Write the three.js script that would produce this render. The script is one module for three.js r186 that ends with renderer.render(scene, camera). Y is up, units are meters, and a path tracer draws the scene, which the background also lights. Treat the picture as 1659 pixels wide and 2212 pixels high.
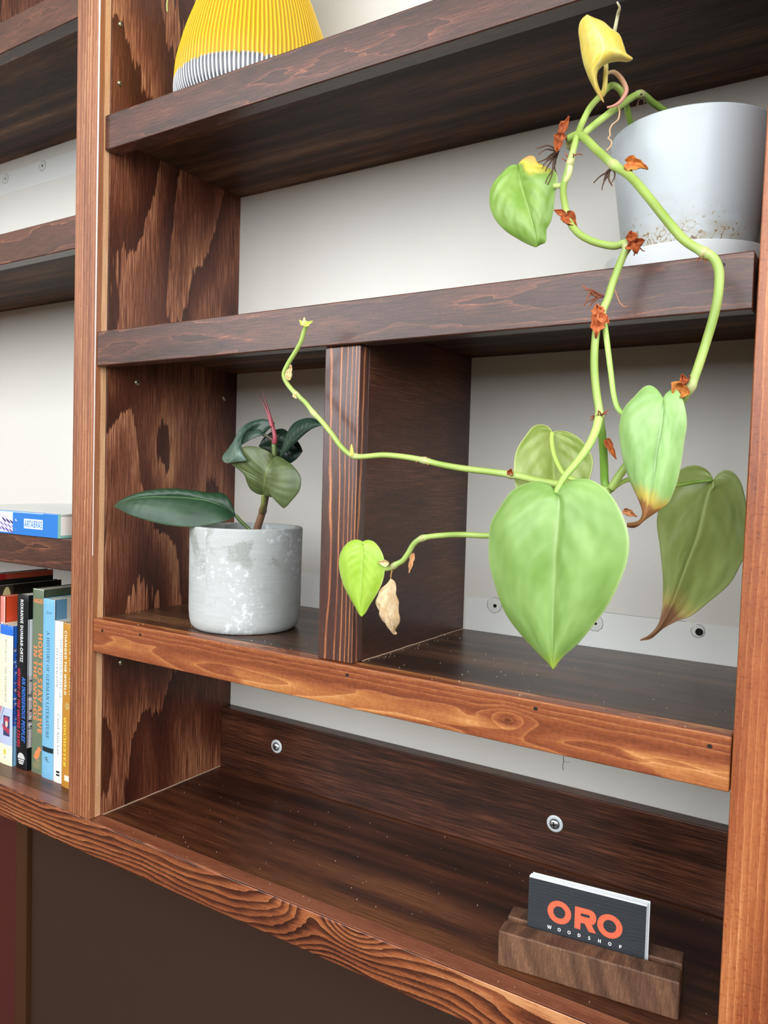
import * as THREE from 'three';
import { RoundedBoxGeometry } from 'three/addons/geometries/RoundedBoxGeometry.js';
import { mergeGeometries } from 'three/addons/utils/BufferGeometryUtils.js';
import { RectAreaLightUniformsLib } from 'three/addons/lights/RectAreaLightUniformsLib.js';

// ---------------------------------------------------------------- camera, sky, lights, exposure
const Y0 = 1.05;                                   // height of the bottom shelf above the floor
const scene = new THREE.Scene();
const camera = new THREE.PerspectiveCamera(67.147, 1659 / 2212, 0.02, 60);
camera.rotation.order = 'YXZ';
camera.rotation.set(-0.04018568, 0.5658453, 0.02824522);
camera.position.set(0.73133, Y0 + 0.39213, 0.54898);
scene.background = new THREE.Color(0.80, 0.90, 1.0);
const renderer = new THREE.WebGLRenderer({ antialias: true });
renderer.toneMapping = THREE.LinearToneMapping;
renderer.toneMappingExposure = 1.12;
renderer.shadowMap.enabled = true;
RectAreaLightUniformsLib.init();
const ROOM = { x0: -2.6, x1: 3.0, z0: -0.2243, z1: 2.3, h: 3.5 };
const WINDOWS = [                                  // centre x, width, light strength
  [-1.5, 1.6, 4.9], [0.2, 1.6, 4.4], [1.9, 1.6, 4.6],
];
const WIN_Y0 = 1.5, WIN_Y1 = 3.4;
for (const [wx, ww, li] of WINDOWS) {
  const l = new THREE.RectAreaLight(new THREE.Color(0.94, 0.98, 1.0), li, ww - 0.08, WIN_Y1 - WIN_Y0 - 0.08);
  l.position.set(wx, (WIN_Y0 + WIN_Y1) / 2, ROOM.z1 - 0.03);
  l.name = 'window_daylight';
  scene.add(l);
}

const SIDE_WINDOW = [1.15, 1.5, 6.5];               // in the right wall: centre z, width, light strength
{
  const l = new THREE.RectAreaLight(new THREE.Color(0.97, 0.98, 1.0), SIDE_WINDOW[2], SIDE_WINDOW[1] - 0.08, WIN_Y1 - WIN_Y0 - 0.08);
  l.position.set(ROOM.x1 - 0.03, (WIN_Y0 + WIN_Y1) / 2, SIDE_WINDOW[0]); l.rotation.y = Math.PI / 2; l.name = 'window_daylight'; scene.add(l);
}

// ---------------------------------------------------------------- small helpers
const hex = (h) => new THREE.Color(h);
const lerp = (a, b, t) => a + (b - a) * t;
const clamp = (x, a = 0, b = 1) => Math.min(b, Math.max(a, x));
const smooth = (a, b, x) => { const t = clamp((x - a) / (b - a)); return t * t * (3 - 2 * t); };
function rng(seed) { let s = seed >>> 0; return () => { s = (s + 0x6d2b79f5) | 0; let t = Math.imul(s ^ (s >>> 15), 1 | s); t = (t + Math.imul(t ^ (t >>> 7), 61 | t)) ^ t; return ((t ^ (t >>> 14)) >>> 0) / 4294967296; }; }
function noise2(seed) {
  const r = rng(seed), p = new Uint8Array(512), gx = new Float32Array(256), gy = new Float32Array(256);
  for (let i = 0; i < 256; i++) { p[i] = i; const a = r() * Math.PI * 2; gx[i] = Math.cos(a); gy[i] = Math.sin(a); }
  for (let i = 255; i > 0; i--) { const j = (r() * (i + 1)) | 0, t = p[i]; p[i] = p[j]; p[j] = t; }
  for (let i = 0; i < 256; i++) p[i + 256] = p[i];
  return (x, y) => {
    const xi = Math.floor(x), yi = Math.floor(y), fx = x - xi, fy = y - yi, X = xi & 255, Y = yi & 255;
    const u = fx * fx * fx * (fx * (fx * 6 - 15) + 10), v = fy * fy * fy * (fy * (fy * 6 - 15) + 10);
    const a = p[p[X] + Y], b = p[p[X + 1] + Y], c = p[p[X] + ((Y + 1) & 255)], d = p[p[X + 1] + ((Y + 1) & 255)];
    const n0 = gx[a] * fx + gy[a] * fy, n1 = gx[b] * (fx - 1) + gy[b] * fy, n2 = gx[c] * fx + gy[c] * (fy - 1), n3 = gx[d] * (fx - 1) + gy[d] * (fy - 1);
    return 1.5 * (n0 + u * (n1 - n0) + v * ((n2 + u * (n3 - n2)) - (n0 + u * (n1 - n0))));
  };
}
const fbm = (N, x, y, o = 3) => { let s = 0, a = 0.5; for (let i = 0; i < o; i++) { s += a * N(x, y); x = x * 2.03 + 7.1; y = y * 2.03 + 3.7; a *= 0.5; } return s; };
// colours: sRGB stops along 0..1
function ramp(stops) {
  const c = stops.map((h) => [(h >> 16) & 255, (h >> 8) & 255, h & 255]), n = c.length - 1;
  return (t, k, out, o) => { const f = clamp(t) * n, i = Math.min(n - 1, f | 0), w = f - i; for (let q = 0; q < 3; q++) out[o + q] = clamp((c[i][q] + (c[i + 1][q] - c[i][q]) * w) * k, 0, 255); };
}
// a texture of a board: L metres along the grain by H metres across; fn(u, v) -> [tone 0..1, brightness]
function boardTexture(w, h, L, H, stops, fn) {
  const data = new Uint8Array(w * h * 4), R = ramp(stops);
  for (let y = 0, o = 0; y < h; y++) for (let x = 0; x < w; x++, o += 4) {
    const [t, k] = fn((x + 0.5) / w * L, (y + 0.5) / h * H);
    R(t, k, data, o); data[o + 3] = 255;
  }
  const tx = new THREE.DataTexture(data, w, h, THREE.RGBAFormat);
  tx.colorSpace = THREE.SRGBColorSpace; tx.magFilter = tx.minFilter = THREE.LinearFilter;
  tx.wrapS = tx.wrapT = THREE.MirroredRepeatWrapping; tx.needsUpdate = true;
  tx.userData = { L, H };
  return tx;
}
function woodMat(tx, o = {}) {
  const m = new THREE.MeshPhysicalMaterial({ map: tx, bumpMap: tx, bumpScale: o.bump ?? 0.0004, roughness: o.rough ?? 0.42, specularIntensity: o.spec ?? 0.9, clearcoat: o.coat ?? 0, clearcoatRoughness: 0.22 });
  m.userData = { L: tx.userData.L, H: tx.userData.H };
  return m;
}
const plain = (c, rough = 0.6, o = {}) => new THREE.MeshPhysicalMaterial({ color: c, roughness: rough, ...o });
const vcol = (rough = 0.5, o = {}) => new THREE.MeshPhysicalMaterial({ vertexColors: true, roughness: rough, ...o });

const used = new Map();
function numbered(n) { const k = used.get(n) ?? 0; used.set(n, k + 1); return k ? n + '_' + String(k).padStart(3, '0') : n; }
function thing(name, label, category, [x, y, z], group) {
  const o = new THREE.Group(); o.name = numbered(name); o.position.set(x, y, z); scene.add(o);
  o.userData = { label, category }; if (group) o.userData.group = group;
  o.userData.at = undefined;
  return o;
}
const shade = (m) => { m.castShadow = m.receiveShadow = true; return m; };
// geometry given in world metres; parent may be a thing or a part of a thing (parts sit at their thing's origin)
const originOf = (o) => { const v = new THREE.Vector3(); while (o && o !== scene) { v.add(o.position); o = o.parent; } return v; };
function part(name, geo, mat, parent, label) {
  const v = originOf(parent); geo.translate(-v.x, -v.y, -v.z);
  const m = shade(new THREE.Mesh(geo, mat)); m.name = name; if (label) m.userData.label = label;
  parent.add(m); return m;
}
function single(name, geo, mat, label, category, group) {
  const m = shade(new THREE.Mesh(geo, mat)); m.name = numbered(name); scene.add(m);
  m.userData = { label, category }; if (group) m.userData.group = group; return m;
}
function struct(name, geo, mat, parent) {
  const m = shade(new THREE.Mesh(geo, mat)); m.name = name;
  if (parent) parent.add(m); else { scene.add(m); m.userData.kind = 'structure'; }
  return m;
}
// a bevelled box between two corners (world x, shelf-relative y, z); texture runs along axis g
function bar(x0, x1, y0, y1, z0, z1, mat, g = 0, bevel = 0.001, du = 0, dv = 0, side = 0) {
  const w = x1 - x0, h = y1 - y0, d = z1 - z0;
  let geo = bevel ? new RoundedBoxGeometry(w, h, d, 2, Math.min(bevel, w / 2.1, h / 2.1, d / 2.1)) : new THREE.BoxGeometry(w, h, d);
  if (geo.index) geo = geo.toNonIndexed();
  const p = geo.attributes.position, n = geo.attributes.normal, uv = geo.attributes.uv, L = mat?.userData?.L ?? 1, H = mat?.userData?.H ?? 1;
  const q = [0, 0, 0], nn = [0, 0, 0], size = [w, h, d];
  for (let i = 0; i < p.count; i += 3) {
    nn[0] = nn[1] = nn[2] = 0;
    for (let j = 0; j < 3; j++) { nn[0] += n.getX(i + j); nn[1] += n.getY(i + j); nn[2] += n.getZ(i + j); }
    const a = nn.map(Math.abs), ax = a[0] >= a[1] && a[0] >= a[2] ? 0 : a[1] >= a[2] ? 1 : 2;
    for (let j = 0; j < 3; j++) {
      q[0] = p.getX(i + j) + w / 2; q[1] = p.getY(i + j) + h / 2; q[2] = p.getZ(i + j) + d / 2;
      let ug = g, vg = [0, 1, 2].find((k) => k !== g && k !== ax);
      if (ax === g) { ug = (g + 1) % 3; vg = (g + 2) % 3; }
      const off = ax === 2 ? 0 : ax * 0.37;
      uv.setXY(i + j, (q[ug] + du) / L + off, (q[vg] + dv + (ax === 0 ? side : 0)) / H + off * 0.6);
    }
  }
  geo.translate((x0 + x1) / 2, Y0 + (y0 + y1) / 2, (z0 + z1) / 2);
  return geo;
}
const lathe = (pts, seg = 64) => new THREE.LatheGeometry(pts.map(([r, y]) => new THREE.Vector2(r, y)), seg);
// ---------------------------------------------------------------- organic builders
const toV = (a) => a.map(([x, y, z]) => new THREE.Vector3(x / 1e4, Y0 + y / 1e4, z / 1e4));
// tube with varying radius along points; rad(t) metres; col(t, angle) -> THREE.Color
function stemGeo(pts, rad, col, seg = 8, ring = 10) {
  const c = new THREE.CatmullRomCurve3(pts, false, 'centripetal'), n = Math.max(6, pts.length * seg), fr = c.computeFrenetFrames(n, false);
  const pos = [], clr = [], idx = [], P = new THREE.Vector3(), t3 = new THREE.Vector3();
  for (let i = 0; i <= n; i++) {
    const t = i / n; c.getPointAt(t, P); const r = rad(t);
    for (let j = 0; j < ring; j++) {
      const a = j / ring * Math.PI * 2;
      t3.copy(P).addScaledVector(fr.normals[i], Math.cos(a) * r).addScaledVector(fr.binormals[i], Math.sin(a) * r);
      pos.push(t3.x, t3.y, t3.z); const k = col(t, a); clr.push(k.r, k.g, k.b);
    }
  }
  for (let i = 0; i < n; i++) for (let j = 0; j < ring; j++) { const a = i * ring + j, b = i * ring + (j + 1) % ring, c2 = a + ring, d = b + ring; idx.push(a, c2, b, b, c2, d); }
  for (const e of [0, n]) {                        // end caps
    c.getPointAt(e / n, P); const o = pos.length / 3; pos.push(P.x, P.y, P.z); const k = col(e / n, 0); clr.push(k.r, k.g, k.b);
    for (let j = 0; j < ring; j++) { const a = e * ring + j, b = e * ring + (j + 1) % ring; if (e) idx.push(a, o, b); else idx.push(a, b, o); }
  }
  const g = new THREE.BufferGeometry();
  g.setAttribute('position', new THREE.Float32BufferAttribute(pos, 3)); g.setAttribute('color', new THREE.Float32BufferAttribute(clr, 3));
  g.setIndex(idx); g.computeVertexNormals(); return g;
}
// closed thin sheet from a grid of points grid[i][j]; colour(i/n, j/m)
function sheet(grid, color, th = 0.0005, under) {
  const n = grid.length, m = grid[0].length, pos = [], clr = [], idx = [];
  const tmp = new THREE.BufferGeometry(), fp = [];
  for (const row of grid) for (const v of row) fp.push(v.x, v.y, v.z);
  const ti = [];
  for (let i = 0; i < n - 1; i++) for (let j = 0; j < m - 1; j++) { const a = i * m + j, b = a + 1, c = a + m, d = c + 1; ti.push(a, c, b, b, c, d); }
  tmp.setAttribute('position', new THREE.Float32BufferAttribute(fp, 3)); tmp.setIndex(ti); tmp.computeVertexNormals();
  const N = tmp.attributes.normal;
  for (const s of [1, -1]) for (let i = 0; i < n; i++) for (let j = 0; j < m; j++) {
    const k = i * m + j, v = grid[i][j], e = s * th / 2;
    pos.push(v.x + N.getX(k) * e, v.y + N.getY(k) * e, v.z + N.getZ(k) * e);
    const c = (s < 0 && under ? under : color)(i / (n - 1), j / (m - 1)); clr.push(c.r, c.g, c.b);
  }
  const o = n * m;
  for (let q = 0; q < ti.length; q += 3) { idx.push(ti[q], ti[q + 1], ti[q + 2]); idx.push(o + ti[q], o + ti[q + 2], o + ti[q + 1]); }
  const rim = []; for (let j = 0; j < m; j++) rim.push(j); for (let i = 1; i < n; i++) rim.push(i * m + m - 1); for (let j = m - 2; j >= 0; j--) rim.push((n - 1) * m + j); for (let i = n - 2; i > 0; i--) rim.push(i * m);
  for (let q = 0; q < rim.length; q++) { const a = rim[q], b = rim[(q + 1) % rim.length]; idx.push(a, b, o + a, b, o + b, o + a); }
  const g = new THREE.BufferGeometry();
  g.setAttribute('position', new THREE.Float32BufferAttribute(pos, 3)); g.setAttribute('color', new THREE.Float32BufferAttribute(clr, 3));
  g.setIndex(idx); g.computeVertexNormals(); return g;
}
// leaf from left edge, midrib and right edge; s = -1..1 across, t = 0..1 from stalk to tip
function leafGeo({ L, M, R }, color, o = {}) {
  const { nu = 72, nv = 48, pm = 1.5, bulge = 0.004, ripple = 0.0006, veins = 9, th = 0.0006, crease = 0.0012 } = o;
  const cl = new THREE.CatmullRomCurve3(toV(L), false, 'centripetal'), cm = new THREE.CatmullRomCurve3(toV(M), false, 'centripetal'), cr = new THREE.CatmullRomCurve3(toV(R), false, 'centripetal');
  const nrm = new THREE.Vector3(), a = new THREE.Vector3(), b = new THREE.Vector3(), grid = [];
  a.subVectors(cl.getPointAt(0.5), cm.getPointAt(0.5)); b.subVectors(cm.getPointAt(1), cm.getPointAt(0)); nrm.crossVectors(a, b).normalize();
  if (nrm.z < 0) nrm.negate();
  const N = noise2(o.seed ?? 5), stretch = o.stretch ?? 1;
  for (let i = 0; i <= nu; i++) {
    const t = i / nu, l = cl.getPointAt(t), r = cr.getPointAt(t), m = cm.getPointAt(Math.pow(t, pm)), row = [];
    for (let j = 0; j <= nv; j++) {
      const s = j / nv * 2 - 1, e = s < 0 ? l : r, k = Math.abs(s), v = o.round ? new THREE.Vector3().copy(m).addScaledVector(a.subVectors(r, l), s / 2).addScaledVector(b.addVectors(r, l).multiplyScalar(0.5).sub(m), s * s) : m.clone().lerp(e, k);
      const env = Math.sin(Math.PI * clamp(t * 0.96 + 0.03)) ;
      let h = bulge * (4 * k * (1 - k)) * env - crease * Math.exp(-k * k * (o.soft ?? 110)) * env;
      h += ripple * Math.sin((t * veins - k * 2.2 * stretch) * Math.PI * 2) * k * (1 - k) * 4 * env + ripple * 1.3 * N(t * 6 + s, s * 4) * Math.min(1, k * 4) * env;
      v.addScaledVector(nrm, h); row.push(v);
    }
    grid.push(row);
  }
  return sheet(grid, (ti, sj) => color(ti, sj * 2 - 1), th, o.under && ((ti, sj) => o.under(ti, sj * 2 - 1)));
}
// crumpled papery scrap: from p along d, width w
function scrapGeo(p, d, up, len, wid, seed, cols, curl = 1) {
  const r = rng(seed), N = noise2(seed), D = d.clone().normalize(), U = up.clone().normalize(), S = new THREE.Vector3().crossVectors(D, U).normalize(), grid = [];
  U.crossVectors(S, D).normalize();
  for (let i = 0; i <= 14; i++) {
    const t = i / 14, row = [], w = wid * (0.5 + 0.9 * Math.sin(Math.PI * Math.pow(t, 0.7)) * (1 + 0.5 * N(t * 4, 1.3))) * (1 - 0.75 * t * t);
    for (let j = 0; j <= 8; j++) {
      const s = j / 8 * 2 - 1, v = p.clone().addScaledVector(D, len * (t + 0.10 * N(s * 2, t * 3 + 9)));
      v.addScaledVector(S, s * w * 0.5 * (1 + 0.25 * N(t * 5, s * 3)));
      v.addScaledVector(U, curl * (wid * 0.45 * s * s + wid * 0.35 * N(t * 3.3, s * 2.1) + len * 0.25 * t * t * N(seed, 0.5)));
      row.push(v);
    }
    grid.push(row);
  }
  const a = hex(cols[0]), b = hex(cols[1]);
  return sheet(grid, (t, s) => a.clone().lerp(b, clamp(0.5 + 0.8 * N(t * 4 + 2, s * 5) + (t - 0.5) * 0.4)), 0.0004);
}
function rootGeo(p, d, len, r0, seed, cols) {
  const r = rng(seed), pts = [p.clone()], dir = d.clone().normalize();
  for (let i = 1; i < 6; i++) { dir.add(new THREE.Vector3(r() - 0.5, r() - 0.6, r() - 0.5).multiplyScalar(0.9)).normalize(); pts.push(pts[i - 1].clone().addScaledVector(dir, len / 5)); }
  const a = hex(cols[0]), b = hex(cols[1]);
  return stemGeo(pts, (t) => r0 * (1 - 0.5 * t), (t) => a.clone().lerp(b, t), 3, 6);
}
// ---------------------------------------------------------------- stained wood
function plainSawn(seed, o = {}) {                 // few wavy growth lines, pale on their early side
  const N = noise2(seed), { sp = 0.009, drift = 0.012, wave = 0.006, line = 0.16, fibre = 0.12, blot = 0.25, amp = 0.5, base = 0.36 } = o;
  return (u, v) => {
    const dx = drift * N(u * 3.1, 4.2) + wave * N(u * 9, v * 26), f0 = (Math.hypot(v - 0.02 + dx, 0.012 + 0.014 * N(u * 2.3, 9.1) + 0.004 * N(u * 14, 2)) / sp + 0.10 * N(u * 60, v * 400) + 0.25 * N(u * 22, v * 130));
    const f = f0 - Math.floor(f0);
    let t = base - 0.14 * f + amp * Math.exp(-f / line) * (0.55 + 0.6 * N(u * 7 + 3, f0 * 0.7)) + blot * N(u * 6, v * 40 + 5) * 0.6;
    t += fibre * N(u * 45, v * 900) + 0.08 * N(u * 300, v * 700);
    return [t, 1 + 0.06 * N(u * 160, v * 1500)];
  };
}
function straight(seed, o = {}) {                  // parallel fine stripes
  const N = noise2(seed), { sp = 0.0036, amp = 0.3, fleck = 0.0, base = 0.5, wob = 0.0015, blot = 0.2 } = o;
  return (u, v) => {
    const q = (v + wob * N(u * 2.2, v * 20)) / sp + 0.3 * N(u * 5, v * 300), f = q - Math.floor(q);
    let t = base + amp * (Math.exp(-f * 5) - 0.25) * (0.7 + 0.5 * N(Math.floor(q) * 3.3, u * 2)) + blot * N(u * 5, v * 45);
    t += 0.13 * N(u * 60, v * 1400) + 0.05 * N(u * 500, v * 900);
    if (fleck) t -= fleck * smooth(0.25, 0.75, N(u * 620, v * 300)) * (0.6 + 0.6 * N(u * 12, v * 40));
    return [t, 1 + 0.05 * N(u * 200, v * 900)];
  };
}
function rotaryPly(seed, o = {}) {                 // peeled veneer: figures that lighten slowly and end in a ragged edge
  const N = noise2(seed), { fu = 2.0, fv = 7, k = 1.6, amp = 0.5, base = 0.2, jag = 0.1, fine = 0.3 } = o;
  return (u, v) => {
    const w = jag * (N(u * 11, v * 210) + 0.6 * N(u * 26, v * 430)) + 0.16 * N(u * 9, v * 42);
    const q = k * (N(u * fu, v * fv) + 0.45 * N(u * fu * 2.3 + 5, v * fv * 1.9)) + w + 0.4, f = q - Math.floor(q);
    const band = Math.pow(f, 1.3) * (1 - smooth(0.975, 1.0, f));
    let t = base + amp * band * (0.85 + 0.4 * N(u * 3, v * 14 + 8)) + 0.14 * N(u * 5, v * 26) + 0.10 * N(u * 4, v * 9);
    t += (0.10 + fine * band) * (0.6 * N(u * 22, v * 640) + 0.6 * N(u * 34, v * 1150)) + 0.10 * N(u * 110, v * 1200);
    return [t, 1 + 0.07 * N(u * 90, v * 1300)];
  };
}
function streaky(seed, o = {}) {                   // dark plywood face with long streaks
  const N = noise2(seed), { base = 0.3, amp = 0.34, fv = 38, fine = 0.14 } = o;
  return (u, v) => {
    let t = base + amp * (N(u * 1.7, v * fv) * 0.7 + 0.5 * N(u * 3.5, v * fv * 2.6)) + 0.10 * N(u * 9, v * 12);
    t += fine * N(u * 24, v * 700) + 0.07 * N(u * 90, v * 1300);
    return [t, 1 + 0.05 * N(u * 150, v * 1000)];
  };
}
const W = {};
{
  // upright posts; the texture carries the face first and, past 44 mm, the narrow side with its pale sapwood
  const postFn = (fn, seed) => { const N = noise2(seed); return (u, v) => { if (v < 0.043) return fn(u, v); const w = (v - 0.044) / 0.016, e = 0.52 + 0.12 * N(u * 3, 1) + 0.03 * N(u * 20, 4), sap = smooth(e + 0.04, e - 0.04, w); return [lerp(0.40, 0.88, sap) + 0.12 * N(u * 30, v * 900) + 0.06 * N(u * 400, v * 900), 1]; }; };
  W.post = woodMat(boardTexture(2048, 144, 1.4, 0.062, [0x6c3b25, 0x985f40, 0xbb8257, 0xe4b990], postFn(straight(11, { sp: 0.0047, amp: 0.85, base: 0.30, wob: 0.0022, blot: 0.16 }), 15)), { rough: 0.42, coat: 0.35 });
  W.postRight = woodMat(boardTexture(2048, 192, 1.4, 0.062, [0x642f19, 0x8e4b2a, 0xab653b, 0xc98a5c], postFn(straight(12, { sp: 0.0050, amp: 0.55, fleck: 0.26, base: 0.50, blot: 0.4 }), 16)), { rough: 0.42, coat: 0.25 });
  // side panels, divider
  W.panel = woodMat(boardTexture(2048, 512, 1.3, 0.21, [0x2c140e, 0x542b1c, 0x87523a, 0xbb8460], rotaryPly(24, { fu: 2.6, fv: 8, k: 1.5, amp: 0.66, base: 0.22, jag: 0.09, fine: 0.45 })), { rough: 0.36, bump: 0.0003 });
  W.panelDark = woodMat(boardTexture(1024, 512, 0.7, 0.21, [0x22110c, 0x3f2318, 0x6d4330, 0xa0745a], rotaryPly(33, { fu: 6.0, fv: 9, k: 0.5, amp: 0.34, base: 0.22, jag: 0.12, fine: 0.2 })), { rough: 0.36 });
  W.shelf = woodMat(boardTexture(1536, 512, 0.7, 0.225, [0x25150d, 0x4a2f20, 0x775338, 0xa88055], streaky(41, { amp: 0.55, fv: 30, fine: 0.24 })), { rough: 0.5, spec: 0.4 });
  W.shelfGloss = woodMat(W.shelf.map, { rough: 0.33, spec: 0.9 });
  W.bottom = woodMat(boardTexture(1536, 512, 0.7, 0.225, [0x26120b, 0x4f2b1a, 0x7e4d30, 0xb07a50], streaky(42, { amp: 0.46, fv: 26, fine: 0.18 })), { rough: 0.34, spec: 0.8 });
  W.cleat = woodMat(boardTexture(1536, 256, 0.7, 0.085, [0x26130c, 0x482819, 0x724530, 0xa3704f], streaky(43, { amp: 0.36, fv: 45, fine: 0.3 })), { rough: 0.34, spec: 0.8 });
  // shelf fronts
  const dark = [0x2e1812, 0x4c2b20, 0x734430, 0xb87a54];
  W.front1 = woodMat(boardTexture(2048, 128, 0.68, 0.04, dark, plainSawn(51, { sp: 0.010, line: 0.07, base: 0.34, amp: 0.5, blot: 0.3, fibre: 0.2 })), { rough: 0.38, coat: 0.2 });
  W.front2 = woodMat(boardTexture(2048, 128, 0.68, 0.04, dark, plainSawn(57, { sp: 0.0095, wave: 0.004, line: 0.09, amp: 0.55, blot: 0.3, fibre: 0.2 })), { rough: 0.38, coat: 0.2 });
  W.frontLeft = woodMat(boardTexture(1024, 128, 0.68, 0.04, dark, plainSawn(59, { sp: 0.016, base: 0.42, line: 0.07, fibre: 0.16 })), { rough: 0.36, coat: 0.3 });
  {                                                // third shelf front: orange board with a knot and long lens figures
    const N = noise2(63);
    W.front3 = woodMat(boardTexture(2048, 128, 0.68, 0.04, [0x5d2c18, 0x8c4b2b, 0xb0703f, 0xd39a64], (u, v) => {
      const kx = u - 0.4995, ky = (v - 0.0182) * 1.7, kr = Math.hypot(kx, ky), knot = Math.exp(-kr * kr / 0.00026);
      const low = smooth(0.024, 0.008, v);
      let F = (v - 0.036 + 0.010 * N(u * 3.4, 2.2) * low + 0.0012 * N(u * 11, v * 40)), g = Math.abs(F) / lerp(0.0048, 0.0105, low) + 2.4 * knot + (1.5 * N(u * 4.2 + 1, 3.3)) * low + 0.16 * N(u * 26, v * 160);
      const f = g - Math.floor(g), hard = Math.exp(-Math.min(f, 1 - f) * 16);
      let t = 0.46 - 0.26 * f + 0.26 * hard + 0.30 * smooth(0.12, 0.22, N(u * 5 + 4, v * 46) + 0.06 * N(u * 40, v * 200)) * low + 0.12 * N(u * 2, v * 30);
      t += 0.10 * N(u * 60, v * 900) + 0.07 * N(u * 330, v * 380);
      t -= 0.6 * Math.exp(-kr * kr / 0.000018) * (0.7 + 0.5 * N(u * 900, v * 900));
      t += 0.20 * (knot - Math.exp(-kr * kr / 0.00006));
      return [t, 1];
    }), { rough: 0.38, coat: 0.2 });
  }
  {                                                // bottom front: strong dark and orange rings that swirl round a hidden knot
    const N = noise2(71);
    W.frontBottom = woodMat(boardTexture(2048, 112, 1.07, 0.042, [0x2f150d, 0x5e301d, 0x965533, 0xc68c5e], (u, v) => {
      const x = 0.8 - u, w = v / 0.042, s = smooth(0.12, 0.36, x), e = Math.exp(-Math.pow((x - 0.335) / 0.045, 2));
      let F = v * 1.05 + 0.012 * smooth(0.1, -0.2, x) * w - 0.050 * s * smooth(0.15, 0.5, x) + 0.005 * N(x * 6, 3) + 0.0022 * N(x * 17, v * 60) + 0.060 * e * w * w * Math.sin((x - 0.335) * 34) - 0.02 * e * (1 - w);
      F += 0.030 * Math.exp(-Math.pow((x - 0.53) / 0.05, 2)) * (1 - w);
      const sp = lerp(0.0050, 0.0078, s) * (1 + 0.35 * w), g = F / sp + 0.16 * N(x * 34, v * 240), f = g - Math.floor(g);
      const soft = 0.80 + 0.35 * N(x * 5, g * 0.4) + 0.25 * e;
      let t = 0.60 - 0.58 * soft * smooth(0.25, 0.95, f) + 0.20 * Math.exp(-f * 16) + 0.16 * N(x * 5, v * 50);
      t += 0.35 * smooth(0.45, 0.50, x) * smooth(0.60, 0.55, x) * smooth(0.55, 0.85, w + 0.25 * N(x * 22, 4));
      t += 0.12 * N(x * 60, v * 900) + 0.07 * N(x * 300, v * 600);
      return [t, 1];
    }), { rough: 0.4, bump: 0.0006, coat: 0.2 });
    const S = straight(73, { sp: 0.0022, amp: 0.3, base: 0.42, wob: 0.001 });
    W.frontBottomTop = woodMat(boardTexture(1024, 64, 0.7, 0.02, [0x4a2416, 0x7d452e, 0xa0664a, 0xc79070], S), { rough: 0.36, coat: 0.3 });
  }
  {                                                // divider front: pale upright lines crowding to the right
    const N = noise2(81);
    W.dividerFront = woodMat(boardTexture(1024, 192, 0.29, 0.0385, [0x38221d, 0x553730, 0x8a5138, 0xd2925f], (u, v) => {
      const w = v / 0.0385, q = 5.6 * w * w + 0.62 + 0.42 * N(u * 8, w * 1.1) + 0.16 * N(u * 3, 7) + 0.05 * N(u * 40, w * 6), f = q - Math.floor(q), a = Math.min(f, 1 - f), wd = lerp(0.10, 0.24, w);
      let t = 0.24 + 0.66 * smooth(wd, wd * 0.3, a) * (0.85 + 0.3 * N(u * 12, q)) + 0.12 * N(u * 6, w * 5);
      t += 0.12 * N(u * 60, v * 1300) + 0.06 * N(u * 300, v * 700);
      return [t, 1];
    }), { rough: 0.34, coat: 0.35 });
  }
  {                                                // walnut of the card holder, figure running across the front
    const N = noise2(91);
    W.walnut = woodMat(boardTexture(1024, 256, 0.15, 0.05, [0x36231a, 0x54392a, 0x76533e, 0xa0765a], (u, v) => {
      const q = (u + 0.30 * v + 0.004 * N(u * 14, v * 24)) / 0.024 + 1.1 * N(u * 14, v * 5);
      let t = 0.46 + 0.20 * Math.sin(q * 6.283) * (0.6 + 0.6 * N(u * 30, 2)) + 0.04 * Math.sin(q * 17 + 2) + 0.3 * N(u * 9, v * 12);
      t += 0.13 * N(u * 700, v * 70) + 0.12 * N(u * 1500, v * 300);
      return [t, 1];
    }), { rough: 0.55, bump: 0.0003 });
  }
}
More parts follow.
